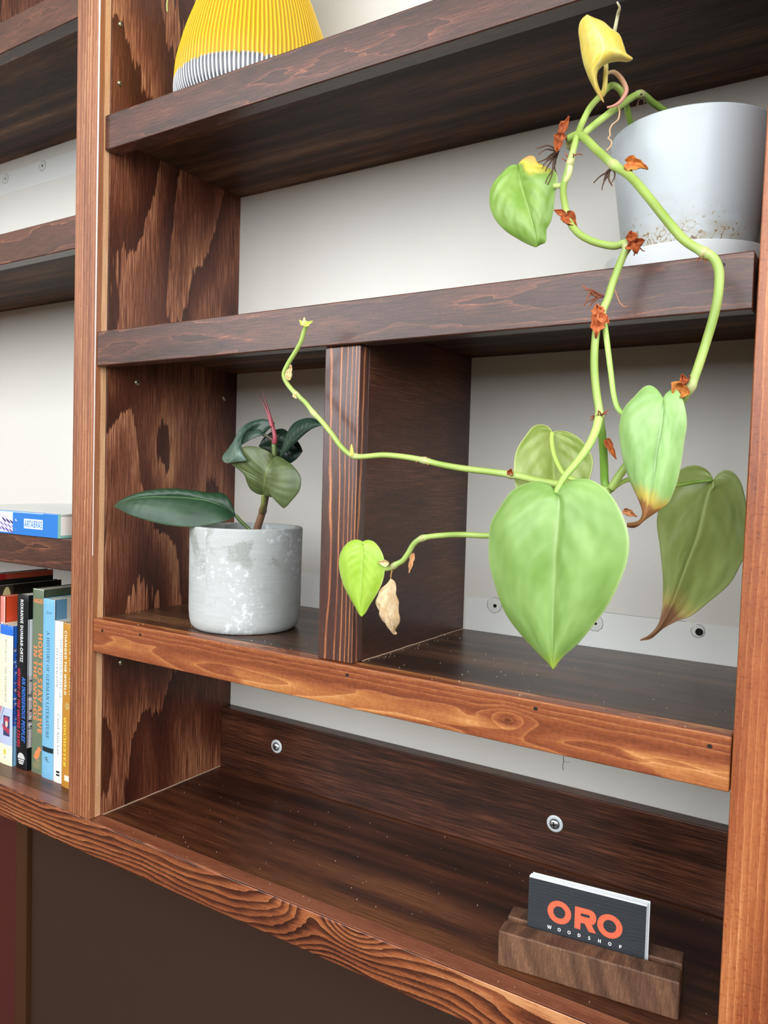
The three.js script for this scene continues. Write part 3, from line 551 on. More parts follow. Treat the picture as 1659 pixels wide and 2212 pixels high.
{
  const sp = spine(24, 240.4, (c, w, h) => {
    c.fillStyle = '#6c7a62'; c.fillRect(0, 0, w, h);
    c.font = 'bold 7.6px sans-serif'; c.fillStyle = '#ef8a55'; c.save(); c.translate(1.2, 18); c.scale(0.86, 1); c.fillText('ANGIER', 0, 0); c.restore();
    down(c, 'HOW TO STAY ALIVE', 13.6, 56, 188, 11, '#ef8a55'); down(c, 'IN THE WOODS', 3.4, 73, 172, 11, '#ef8a55');
    c.translate(0, -1.5); c.fillStyle = '#ef8a55'; c.beginPath(); c.ellipse(13.5, 217, 4.6, 7.2, 0.5, 0, 7); c.fill(); c.beginPath(); c.arc(17.5, 209.5, 3.1, 0, 7); c.fill(); c.beginPath(); c.moveTo(20, 208.5); c.lineTo(22.5, 210); c.lineTo(20, 211); c.fill(); c.beginPath(); c.moveTo(10, 219); c.lineTo(5, 219.5); c.lineTo(9, 223); c.fill(); c.fillRect(13, 223, 0.8, 4); c.fillRect(16, 223, 0.8, 4);
    c.fillStyle = '#a98a62'; for (const y of [229, 231.4, 234]) c.fillRect(4, y, 14, 0.9);
    c.translate(0, 1.5); c.fillStyle = '#e7e2d2'; c.fillRect(0, 0, w, 0.5); wear(c, w, h, 4, 'rgba(230,230,215,0.6)');
  });
  book('paperback_book', 'olive green paperback with orange lettering and an orange bird, tallest of the row', -0.1835, -0.1595, 0.2404, -0.0474, 0.15, 0x4d5a47, sp);
}
{
  const sp = spine(24.3, 230.8, (c, w, h) => {
    c.fillStyle = '#7db9dc'; c.fillRect(0, 0, w, h); c.font = '5px serif'; c.fillStyle = '#40596a'; c.fillText('Rose', 8, 18.5);
    down(c, 'A HISTORY OF GERMAN LITERATURE', 8.6, 41, 179, 8.0, '#1d3447', '$px serif');
    c.fillStyle = '#1c2f36'; c.fillRect(0, 190, w, 6.4); c.strokeStyle = '#1f3a44'; c.lineWidth = 0.8; c.beginPath(); c.arc(10, 205, 2, 0, 7); c.moveTo(12, 203); c.lineTo(12.5, 208); c.lineTo(16, 209); c.stroke();
    wear(c, w, h, 6);
  });
  const cov = canvasTex(256, 256, (c, w, h) => { c.fillStyle = '#cbbcae'; c.fillRect(0, 0, w, h); c.fillStyle = '#6ea6c8'; c.fillRect(0, 0, 30, h); c.fillStyle = '#e5d6c8'; c.fillRect(30, 0, 16, h); });
  book('paperback_book', 'light blue paperback with a black band low on its spine', -0.1560, -0.1317, 0.2308, -0.0441, 0.145, 0x7db9dc, sp, { coverTex: cov });
}
{
  const sp = spine(17, 205.3, (c, w, h) => {
    c.fillStyle = '#f4f6f6'; c.fillRect(0, 0, w, h);
    down(c, 'OTTO FRANK', 4.2, 34, 85, 5.4, '#5f6a72', '$px serif'); down(c, 'THE HIDDEN LIFE of', 11.6, 21, 96, 5.2, '#7f8a90', '$px serif'); c.strokeStyle = '#9aa0a2'; c.lineWidth = 0.3; c.beginPath(); c.moveTo(7, 107); c.lineTo(14, 107); c.stroke(); down(c, 'Carol Ann Lee', 7.6, 117, 170, 5.6, '#5a6266', '$px serif');
    c.fillStyle = '#15171a'; c.fillRect(6.5, 190, 6.5, 2.6); c.fillRect(6.5, 194, 6.5, 2.4);
    wear(c, w, h, 7, 'rgba(190,190,190,0.5)');
  });
  book('paperback_book', 'white paperback with thin grey serif lettering on its spine', -0.1312, -0.1142, 0.2053, -0.0440, 0.13, 0xf4f6f6, sp);
}
{
  const sp = spine(24, 205.6, (c, w, h) => {
    c.fillStyle = '#c58a35'; c.fillRect(0, 0, w, h); down(c, 'CHANGED THE WORLD', 4.0, 9, 90, 6.6, '#fbf6e6'); down(c, 'THE MAP THAT', 15, 20, 90, 6.6, '#fbf6e6');
    c.strokeStyle = '#c9d6a0'; c.lineWidth = 0.9; for (let k = 0; k < 8; k++) { const a = k * Math.PI / 4; c.beginPath(); c.moveTo(11 + Math.cos(a) * 1.6, 103 + Math.sin(a) * 1.6); c.lineTo(11 + Math.cos(a) * 4.6, 103 + Math.sin(a) * 4.6); c.stroke(); }
    down(c, 'WINCHESTER', 4.6, 117, 180, 7.0, '#f6e34e', 'bold $px serif'); c.fillStyle = '#f3ead6'; c.fillRect(7, 190, 10, 7);
    wear(c, w, h, 8, 'rgba(255,250,225,0.8)');
  });
  book('paperback_book', 'golden brown paperback next to the post, rightmost of the row', -0.1102, -0.0862, 0.2056, -0.0406, 0.13, 0xc58a35, sp);
}
{                                                  // books further left, seen only above the cream one
  const pink = spine(12, 223, (c, w, h) => { c.fillStyle = '#e58a80'; c.fillRect(0, 0, w, h); c.fillStyle = '#f6e0da'; c.fillRect(w - 1.5, 0, 0.6, h); down(c, 'MAPS', 3.5, 34, 60, 7, '#f8f2ee'); });
  book('paperback_book', 'orange-red paperback set back behind the cream book', -0.2595, -0.2475, 0.2225, -0.0490, 0.11, 0xe4502c, pink);
  const cov = canvasTex(512, 512, (c, w, h) => {
    c.fillStyle = '#16120f'; c.fillRect(0, 0, w, h); c.fillStyle = '#3a3226'; c.fillRect(0, 0, 120, 200); c.fillStyle = '#c9bd8a'; c.beginPath(); c.ellipse(66, 64, 38, 60, 0.2, 0, 7); c.fill(); c.fillStyle = '#8e8458'; c.beginPath(); c.ellipse(92, 70, 12, 44, 0.3, 0, 7); c.fill();
    c.fillStyle = '#b8924a'; c.fillRect(128, 44, 260, 46); c.font = '40px serif'; c.fillStyle = '#3a2a14'; c.fillText('F A C T', 146, 82);
  });
  const blk = spine(10, 236, (c, w, h) => { c.fillStyle = '#d8d4cc'; c.fillRect(0, 0, w, h); });
  book('paperback_book', 'black-covered paperback with a gold label, left of the orange one', -0.2705, -0.2600, 0.2360, -0.0450, 0.098, 0x16120f, blk, { coverTex: cov });
  const cov2 = canvasTex(256, 512, (c, w, h) => { c.fillStyle = '#15110f'; c.fillRect(0, 0, w, h); c.fillStyle = '#a5452c'; c.fillRect(0, 0, w, 17); c.fillStyle = '#9c1f1c'; c.fillRect(0, 0, 60, 17); });
  book('paperback_book', 'tall black and red paperback at the left edge of the picture', -0.2850, -0.2712, 0.2505, -0.0420, 0.095, 0x15110f, blk, { coverTex: cov2 });
}
{                                                  // hardback lying on the shelf above
  const x0 = -0.33, x1 = -0.0615, y0 = 0.3152, y1 = 0.3432, z1 = 0.0005, z0 = -0.195;
  const t = thing('hardback_book', 'blue hardback book lying flat on the shelf above the paperbacks', 'book', [(x0 + x1) / 2, Y0 + y0, (z0 + z1) / 2]);
  const sp = canvasTex(2048, 224, (c, w, h) => {
    const k = w / (x1 - x0); const X = (x) => (x - x0) * k;
    c.fillStyle = '#2a74c4'; c.fillRect(0, 0, w, h);
    const N = noise2(7); const a = X(-0.30), b = X(-0.1505); c.fillStyle = '#e9e6f0'; c.fillRect(a, 14, b - a, h - 28);
    for (let q = 0; q < 60; q++) { c.fillStyle = ['#6a569c', '#8d7fb8', '#3d3370', '#c9c2dc'][q % 4]; c.beginPath(); const x = a + (b - a) * ((q * 0.618) % 1), y = 20 + (h - 60) * ((q * 0.367) % 1); c.moveTo(x, y); c.quadraticCurveTo(x + 60, y + 10, x + 80 + 20 * N(q, 1), y + 50); c.quadraticCurveTo(x + 20, y + 40, x, y); c.fill(); }
    c.fillStyle = '#2a74c4'; c.fillRect(b, 0, 40, h);
    const p = X(-0.1275), q2 = X(-0.0905); c.fillStyle = '#e6f1f8'; c.fillRect(p, 66, q2 - p, 92); c.font = 'bold 92px sans-serif'; c.fillStyle = '#2a74c4'; c.save(); c.translate(p + 8, 146); const ww = c.measureText('ARTABRAS').width; c.scale((q2 - p - 16) / ww, 1); c.fillText('ARTABRAS', 0, 0); c.restore();
    c.fillStyle = 'rgba(255,255,255,0.7)'; c.fillRect(X(-0.22), 8, X(-0.09) - X(-0.22), 5); c.fillRect(0, 3, w, 3);
  });
  const blue = plain(0x2a74c4, 0.3), teal = plain(0x8fd0c2, 0.4), page = plain(0xfaf9f5, 0.8), white = plain(0xd6dadb, 0.22);
  part('pages', bar(x0 + 0.004, x1 - 0.0012, y0 + 0.0026, y1 - 0.0026, z0 + 0.004, z1 - 0.004, page, 0, 0.0004), page, t);
  part('lower_cover', bar(x0, x1, y0, y0 + 0.0022, z0, z1 - 0.003, teal, 0, 0.0004), teal, t);
  part('upper_cover', bar(x0, x1, y1 - 0.0022, y1, z0, z1 - 0.003, white, 0, 0.0004), white, t, 'white upper cover');
  const g = new THREE.BoxGeometry(x1 - x0, y1 - y0, 0.0034); g.translate((x0 + x1) / 2, Y0 + (y0 + y1) / 2, z1 - 0.0013);
  const m = shade(new THREE.Mesh(g, [teal, blue, blue, blue, new THREE.MeshPhysicalMaterial({ map: sp, roughness: 0.28 }), teal])); m.name = 'spine'; const v = originOf(t); g.translate(-v.x, -v.y, -v.z); t.add(m);
}
const P = {
  big: { L: [[5627,3870,830],[5599,3904,808],[5568,3928,801],[5520,3943,797],[5451,3941,794],[5392,3923,792],[5311,3877,790],[5230,3767,788],[5171,3663,785],[5158,3560,782],[5165,3401,778],[5219,3224,773],[5283,3083,769],[5395,2950,765],[5515,2843,763],[5587,2788,764],[5633,2754,780]], M: [[5627,3870,830],[5656,3829,866],[5656,3682,894],[5650,3524,906],[5648,3365,899],[5642,3127,872],[5640,2905,831],[5633,2754,780]], R: [[5627,3870,830],[5641,3897,815],[5666,3925,811],[5703,3952,810],[5756,3967,810],[5842,3961,810],[5927,3911,809],[6003,3821,808],[6057,3711,805],[6080,3610,801],[6074,3486,797],[6037,3359,791],[5969,3206,785],[5888,3080,779],[5785,2938,773],[5688,2837,771],[5633,2754,780]] },
  pale: { L: [[6177,4476,500],[6160,4506,488],[6131,4543,485],[6087,4568,484],[6052,4559,484],[5998,4504,484],[5944,4445,483],[5914,4368,483],[5907,4286,481],[5921,4188,479],[5949,4073,476],[5993,3951,472],[6036,3862,467],[6070,3790,463],[6074,3761,458],[6051,3715,454],[6007,3698,453],[5976,3695,460]], M: [[6177,4476,500],[6180,4407,523],[6174,4279,543],[6157,4120,556],[6152,3993,561],[6140,3882,557],[6121,3793,543],[6079,3710,520],[6025,3686,492],[5977,3682,460]], R: [[6177,4476,500],[6194,4517,488],[6223,4536,485],[6254,4531,484],[6286,4478,484],[6308,4399,484],[6317,4321,483],[6308,4219,483],[6294,4085,481],[6276,3974,479],[6252,3894,476],[6227,3837,472],[6181,3795,467],[6119,3747,463],[6072,3708,458],[6040,3677,454],[6008,3667,453],[5977,3670,460]] },
  behind: { L: [[5303,4308,60],[5267,4347,36],[5208,4372,21],[5138,4363,11],[5071,4288,7],[5008,4186,10],[4993,4069,19],[5022,3902,35],[5098,3752,57],[5247,3633,84],[5392,3581,120]], M: [[5303,4308,60],[5311,4160,48],[5330,3986,46],[5355,3787,58],[5373,3677,84],[5392,3581,120]], R: [[5303,4308,60],[5332,4322,34],[5391,4320,18],[5478,4279,9],[5556,4199,8],[5595,4114,14],[5584,3979,29],[5535,3819,52],[5463,3682,81],[5392,3581,120]] },
  shaded: { L: [[6341,3993,-350],[6324,4033,-368],[6278,4078,-378],[6215,4097,-386],[6152,4087,-394],[6082,4045,-401],[6019,3970,-407],[5976,3856,-414],[5962,3744,-420],[5958,3668,-426],[5988,3468,-432],[6013,3280,-438],[6017,3152,-444],[6015,3024,-449],[5989,2905,-453],[5928,2820,-455],[5867,2777,-450]], M: [[6341,3993,-350],[6350,3944,-347],[6332,3918,-347],[6303,3797,-349],[6265,3589,-355],[6202,3400,-366],[6137,3196,-382],[6080,3037,-402],[5984,2858,-425],[5867,2774,-450]], R: [[6341,3993,-350],[6350,3997,-373],[6370,4040,-387],[6419,4068,-398],[6468,4050,-407],[6511,3993,-416],[6542,3895,-424],[6565,3763,-431],[6577,3601,-437],[6564,3470,-443],[6538,3410,-448],[6477,3271,-453],[6357,3136,-457],[6212,2996,-460],[6118,2947,-462],[6012,2868,-463],[5942,2792,-461],[5867,2770,-450]] },
  tipped: { L: [[4815,6441,-280],[4804,6445,-269],[4790,6445,-254],[4755,6433,-238],[4700,6386,-224],[4654,6337,-213],[4619,6264,-203],[4614,6181,-197],[4629,6105,-194],[4680,6010,-194],[4767,5916,-195],[4872,5840,-199],[4959,5786,-202],[5016,5758,-200]], M: [[4815,6441,-280],[4865,6266,-227],[4928,6123,-184],[4978,6000,-160],[5013,5892,-157],[5035,5800,-173],[5026,5756,-200]], R: [[4815,6441,-280],[4831,6466,-279],[4869,6486,-270],[4924,6491,-260],[4964,6468,-251],[4985,6428,-241],[5065,6367,-233],[5133,6324,-226],[5155,6299,-220],[5169,6245,-216],[5154,6141,-213],[5145,6026,-211],[5129,5941,-211],[5097,5881,-210],[5093,5788,-210],[5052,5775,-209],[5021,5757,-200]] },
  small: { L: [[3851,3424,340],[3821,3432,327],[3792,3437,320],[3764,3437,314],[3700,3418,309],[3637,3365,305],[3599,3296,302],[3590,3228,299],[3600,3152,296],[3639,3048,294],[3697,2962,292],[3767,2873,292],[3806,2822,293],[3832,2814,300]], M: [[3851,3424,340],[3848,3317,343],[3843,3218,344],[3837,3117,340],[3831,3016,331],[3825,2913,317],[3832,2814,300]], R: [[3851,3424,340],[3858,3435,320],[3868,3440,308],[3880,3440,299],[3923,3429,292],[3974,3383,286],[4008,3326,282],[4025,3257,279],[4024,3188,277],[4001,3097,276],[3951,3002,277],[3897,2917,280],[3855,2842,286],[3832,2814,300]] },
  dried: { L: [[4079,3140,260],[4023,3085,237],[3972,3049,230],[3930,2959,225],[3959,2916,220],[3969,2861,215],[4016,2781,210],[4051,2730,207],[4096,2687,220]], M: [[4079,3140,260],[4091,3037,287],[4103,2942,301],[4113,2844,293],[4115,2741,263],[4102,2688,220]], R: [[4079,3140,260],[4098,3123,248],[4122,3061,246],[4133,2978,244],[4145,2900,242],[4158,2837,238],[4129,2763,231],[4108,2719,223],[4122,2700,217],[4107,2689,220]] },
  yellow: { L: [[5411,7310,-40],[5367,7309,-68],[5343,7289,-83],[5333,7250,-99],[5339,7176,-118],[5352,7071,-143],[5386,6955,-172],[5439,6842,-206],[5484,6769,-239],[5488,6768,-260]], M: [[5411,7310,-40],[5466,7214,-29],[5523,7111,-24],[5543,7028,-30],[5514,6972,-50],[5473,6925,-85],[5460,6869,-134],[5470,6811,-194],[5488,6768,-260]], R: [[5411,7310,-40],[5434,7315,-100],[5501,7282,-135],[5553,7232,-163],[5604,7192,-187],[5633,7113,-208],[5649,7062,-226],[5694,7021,-242],[5655,7019,-257],[5581,7047,-270],[5499,7061,-281],[5438,7059,-289],[5415,7009,-295],[5420,6951,-297],[5467,6821,-291],[5488,6768,-260]] },
  r_long: { L: [[1554,3509,-620],[1526,3606,-597],[1489,3689,-573],[1415,3740,-550],[1307,3739,-483],[1238,3751,-417],[1150,3762,-350],[1002,3775,-283],[812,3765,-217],[642,3731,-150],[467,3683,-120],[332,3621,-90],[280,3559,-60]], M: [[1554,3509,-620],[1461,3605,-506],[1344,3664,-391],[1150,3692,-277],[957,3693,-180],[743,3681,-100],[474,3633,-63],[305,3560,-40]], R: [[1554,3509,-620],[1591,3485,-532],[1564,3451,-444],[1470,3415,-348],[1368,3389,-244],[1227,3388,-140],[1012,3405,-84],[834,3439,-28],[608,3484,-8],[417,3532,-24],[305,3560,-40]] },
  r_front: { L: [[1959,3740,-600],[1908,3755,-559],[1853,3798,-518],[1834,3878,-477],[1835,3938,-445],[1745,4011,-432],[1656,4064,-418],[1739,4172,-405],[1852,4230,-427],[1976,4229,-468],[2082,4191,-509],[2135,4143,-550]], M: [[1959,3740,-600],[2050,3871,-520],[2104,4005,-500],[2109,4144,-580]], R: [[1959,3733,-600],[2141,3723,-558],[2263,3720,-516],[2335,3622,-474],[2442,3698,-464],[2541,3818,-470],[2541,3934,-476],[2444,4036,-490],[2334,4088,-520],[2205,4134,-550],[2109,4144,-580]] },
  r_curl: { L: [[1847,4372,-700],[1907,4435,-722],[1967,4491,-744],[1845,4534,-707],[1696,4498,-649],[1658,4441,-571],[1625,4270,-473],[1565,4116,-396],[1602,4075,-378],[1647,4061,-360]], M: [[1864,4371,-680],[1846,4418,-669],[1746,4417,-637],[1739,4384,-546],[1755,4296,-449],[1794,4210,-346],[1794,4115,-329],[1722,4062,-340]], R: [[1882,4369,-660],[1833,4347,-624],[1775,4315,-589],[1747,4278,-540],[1728,4244,-487],[1790,4187,-438],[1869,4119,-393],[1929,4091,-358],[1804,4073,-349],[1685,4058,-340]] },
  r_dark: { L: [[1662,4263,-850],[1704,4349,-873],[1812,4421,-897],[1929,4446,-920],[2072,4364,-913],[2168,4287,-907],[2220,4211,-900]], M: [[1662,4260,-850],[1801,4277,-850],[1965,4277,-850],[2127,4235,-850],[2260,4206,-850]], R: [[1662,4258,-850],[1743,4220,-833],[1869,4178,-817],[1994,4136,-800],[2124,4083,-817],[2231,4153,-833],[2260,4203,-850]] },
  r_right: { L: [[2070,4140,-720],[2088,4285,-746],[2116,4395,-771],[2213,4488,-757],[2360,4530,-723],[2506,4528,-686],[2623,4492,-643],[2724,4452,-600]], M: [[2087,4137,-700],[2239,4267,-670],[2438,4376,-630],[2628,4449,-595],[2740,4451,-580]], R: [[2092,4133,-700],[2255,4226,-652],[2404,4316,-612],[2553,4405,-588],[2675,4441,-576],[2747,4448,-570]] },
  A: [[5854,6886,-1100],[5778,6911,-950],[5705,6941,-800],[5646,6955,-650],[5540,6833,-500],[5411,6677,-360],[5313,6538,-240],[5258,6466,-180]],
  A2: [[5270,6502,-140],[5361,6495,-100],[5536,6312,0],[5692,6139,120],[5829,6011,200],[5982,5815,300],[6116,5631,350],[6240,5475,380],[6357,5382,400],[6411,5344,400],[6446,5273,400],[6453,5160,400],[6438,5022,400],[6393,4828,400],[6339,4616,420],[6314,4551,420],[6255,4472,380],[6130,4328,300],[5999,4180,280],[5898,4056,280],[5811,3905,300]],
  B: [[5544,6716,-850],[5553,6791,-750],[5551,6845,-680],[5545,6919,-600],[5516,6981,-540],[5474,7001,-500],[5437,6950,-450],[5398,6879,-400],[5356,6799,-350],[5323,6665,-280],[5352,6462,-80],[5342,6350,-40],[5324,6270,-40],[5286,6184,-60],[5282,6094,-40],[5311,5976,0],[5369,5833,60],[5448,5722,120],[5547,5642,160],[5658,5584,200],[5763,5549,230],[5830,5550,250],[5846,5517,260],[5824,5457,270],[5799,5381,280],[5769,5273,300],[5751,5179,320],[5726,5101,340],[5696,4994,350],[5688,4870,360],[5697,4713,380],[5722,4556,400],[5752,4431,420],[5755,4363,400],[5764,4282,380],[5766,4176,340],[5765,4054,300],[5770,3945,280],[5805,3905,300]],
  Dv: [[5805,3905,300],[5535,3923,220],[5273,3950,160],[5031,3993,120],[4841,4014,100],[4605,4036,100],[4411,4065,120],[4282,4092,130],[4118,4117,130],[3896,4134,130],[3602,4124,140],[3480,4190,140],[3362,4320,150],[3242,4440,160],[3187,4488,170],[3101,4582,180],[3012,4655,200],[2905,4756,200],[2874,4829,210],[2917,4906,220],[3033,5028,240],[3090,5098,250],[3131,5184,260],[3163,5223,270]],
  Ev: [[5805,3905,300],[5670,3816,320],[5439,3677,300],[5158,3572,280],[4922,3541,280],[4713,3535,280],[4556,3521,280],[4363,3484,280],[4293,3440,280],[4233,3348,280],[4188,3293,280],[4142,3268,280],[4081,3232,270],[4018,3215,260]],
  p_pale: [[5727,5066,330],[5761,4913,350],[5806,4692,380],[5843,4512,400],[5873,4438,410],[5908,4404,410],[5976,4404,400],[6076,4440,400],[6146,4467,460],[6177,4473,500]],
  p_big: [[5760,4375,440],[5760,4289,500],[5745,4178,600],[5706,4070,700],[5658,3980,770],[5637,3906,820],[5630,3871,830]],
  p_behind: [[5303,4308,60],[5312,4255,90],[5348,4159,140],[5404,4071,190],[5469,3999,230],[5563,3962,260],[5752,3910,290]],
  p_shaded: [[5803,3892,290],[5846,3941,240],[5895,3978,140],[5985,3950,0],[6101,3943,-180],[6231,3973,-300],[6341,3993,-350]],
  p_tipped: [[5324,6270,-40],[5329,6222,-30],[5311,6173,-40],[5269,6147,-70],[5193,6177,-160],[5030,6287,-340],[4867,6424,-400],[4783,6474,-360]],
  p_yellow: [[5430,6889,-400],[5458,6923,-360],[5468,6997,-340],[5468,7082,-340],[5456,7178,-320],[5441,7247,-280]],
  p_small: [[4027,3216,260],[3929,3240,240],[3871,3332,280],[3854,3421,340]],
  p_dried: [[4106,3249,270],[4086,3196,270],[4073,3141,260]],
  shoot: [[5469,7159,-360],[5513,7230,-320],[5548,7295,-270],[5580,7360,-220],[5636,7312,-60],[5631,7322,-20]],
  tendril: [[5450,7075,-450],[5495,7065,-430],[5537,7026,-420],[5587,6950,-400],[5610,6890,-400],[5601,6855,-400],[5565,6798,-380],[5519,6772,-360],[5484,6770,-350]],
  rootlong: [[5530,6828,-450],[5556,6759,-430],[5551,6694,-420],[5513,6654,-400],[5503,6607,-380],[5514,6562,-360],[5519,6518,-300],[5575,6441,-200],[5600,6365,-100],[5596,6307,-20]],
  rootthin: [[5789,5237,300],[5806,5193,300],[5829,5145,300],[5861,5117,300],[5885,5119,310]],
  r_stem: [[1699,3279,-780],[1741,3377,-760],[1834,3556,-730],[1883,3715,-720],[1935,3931,-720],[1975,4078,-720],[1988,4175,-720],[1977,4320,-720]],
  r_sheath: [[1982,4281,-720],[1998,4343,-710],[1970,4445,-710],[1933,4570,-700],[1877,4725,-690],[1835,4827,-680]],
  r_sheath2: [[1969,4454,-700],[1910,4599,-690],[1847,4724,-670],[1787,4788,-660]],
  r_petlong: [[1708,3321,-740],[1640,3383,-710],[1592,3447,-660],[1554,3510,-620]],
  r_petfront: [[1860,3557,-700],[1932,3649,-630],[1959,3747,-600]],
  r_petcurl: [[1983,4309,-710],[1921,4348,-700],[1864,4371,-680]],
  pt_sh1: [5222,6539,-140],
  pt_sh2: [5357,5858,60],
  pt_sh3: [5891,5544,250],
  pt_sh4: [5721,5054,360],
  pt_sh5: [5799,6098,160],
  pt_sh6: [6290,4567,440],
  pt_sh7: [5809,4234,400],
  pt_sh8: [5017,3993,120],
  pt_sh9: [2963,4775,220],
  pt_sh10: [5915,3773,300],
  pt_sh11: [4320,3367,300],
  pt_sh12: [4092,3268,290],
  pt_n1: [5646,6958,-650],
  pt_n2: [5190,6441,-160],
  pt_n3: [5683,6122,120],
  pt_n4: [5324,6280,-40],
  pt_n5: [6357,5374,400],
  pt_n6: [5757,4376,420],
  pt_n7: [4282,4092,130],
  pt_n8: [3602,4124,140],
  pt_n9: [3187,4488,170],
  pt_n10: [3012,4655,200],
  pt_n11: [3163,5223,270],
  pt_n12: [4363,3484,280],
  pt_n13: [5722,5197,320],
};
// ---------------------------------------------------------------- leaf colours
const NL = noise2(77), C = (h) => hex(h), mixc = (a, b, t) => a.clone().lerp(b, clamp(t));
function leafColor(base, light, vein, o = {}) {
  const A = C(base), B = C(light), Vn = C(vein), brown = C(o.brown ?? 0xa8744a), yel = C(o.yel ?? 0xe2c25a), edge = C(o.edge ?? light);
  return (t, s) => {
    const k = Math.abs(s), v = (o.veins ?? 9) * t - k * 2.2, side = Math.abs(v - Math.round(v));
    let c = mixc(A, B, 0.35 + 0.5 * NL(t * 5 + 3, s * 3) + 0.25 * NL(t * 14, s * 9));
    c = mixc(c, Vn, 0.55 * Math.exp(-k * k * 900) + 0.10 * smooth(0.12, 0, side) * (1 - k));
    c = mixc(c, edge, 0.7 * smooth(0.965, 1, k));
    if (o.tip) { const e = t + 0.03 * NL(s * 6, 3); c = mixc(c, yel, 0.85 * smooth(o.tip - 0.10, o.tip - 0.01, e)); c = mixc(c, brown, smooth(o.tip - 0.01, o.tip + 0.02, e)); }
    if (o.extra) c = o.extra(c, t, s);
    return c;
  };
}
const leafMat = (rough = 0.36, tr = 0.22) => new THREE.MeshPhysicalMaterial({ vertexColors: true, roughness: rough, transmission: tr, thickness: 0, specularIntensity: 0.8 });
const glossy = leafMat(0.36, 0.12), dull = leafMat(0.6, 0.10), rubber = vcol(0.4), stemMat = vcol(0.42), scrapMat = vcol(0.75), rootMat = vcol(0.85);
const SOIL = plain(0x33261d, 0.95);
const at = (p) => new THREE.Vector3(p[0] / 1e4, Y0 + p[1] / 1e4, p[2] / 1e4);
function soil(x, y, z, r) { const N = noise2(31), g = new THREE.CircleGeometry(r, 48, 0, Math.PI * 2), pos = [], idx = []; for (let i = 0; i <= 14; i++) for (let j = 0; j < 48; j++) { const q = r * i / 14, a = j / 48 * Math.PI * 2, X = Math.cos(a) * q, Z = Math.sin(a) * q; pos.push(x + X, y + 0.003 * N(X * 160, Z * 160) * (i < 14 ? 1 : 0), z + Z); } for (let i = 0; i < 14; i++) for (let j = 0; j < 48; j++) { const a = i * 48 + j, b = i * 48 + (j + 1) % 48; idx.push(a, b, a + 48, b, b + 48, a + 48); } const b = new THREE.BufferGeometry(); b.setAttribute('position', new THREE.Float32BufferAttribute(pos, 3)); b.setIndex(idx); b.computeVertexNormals(); return b; }
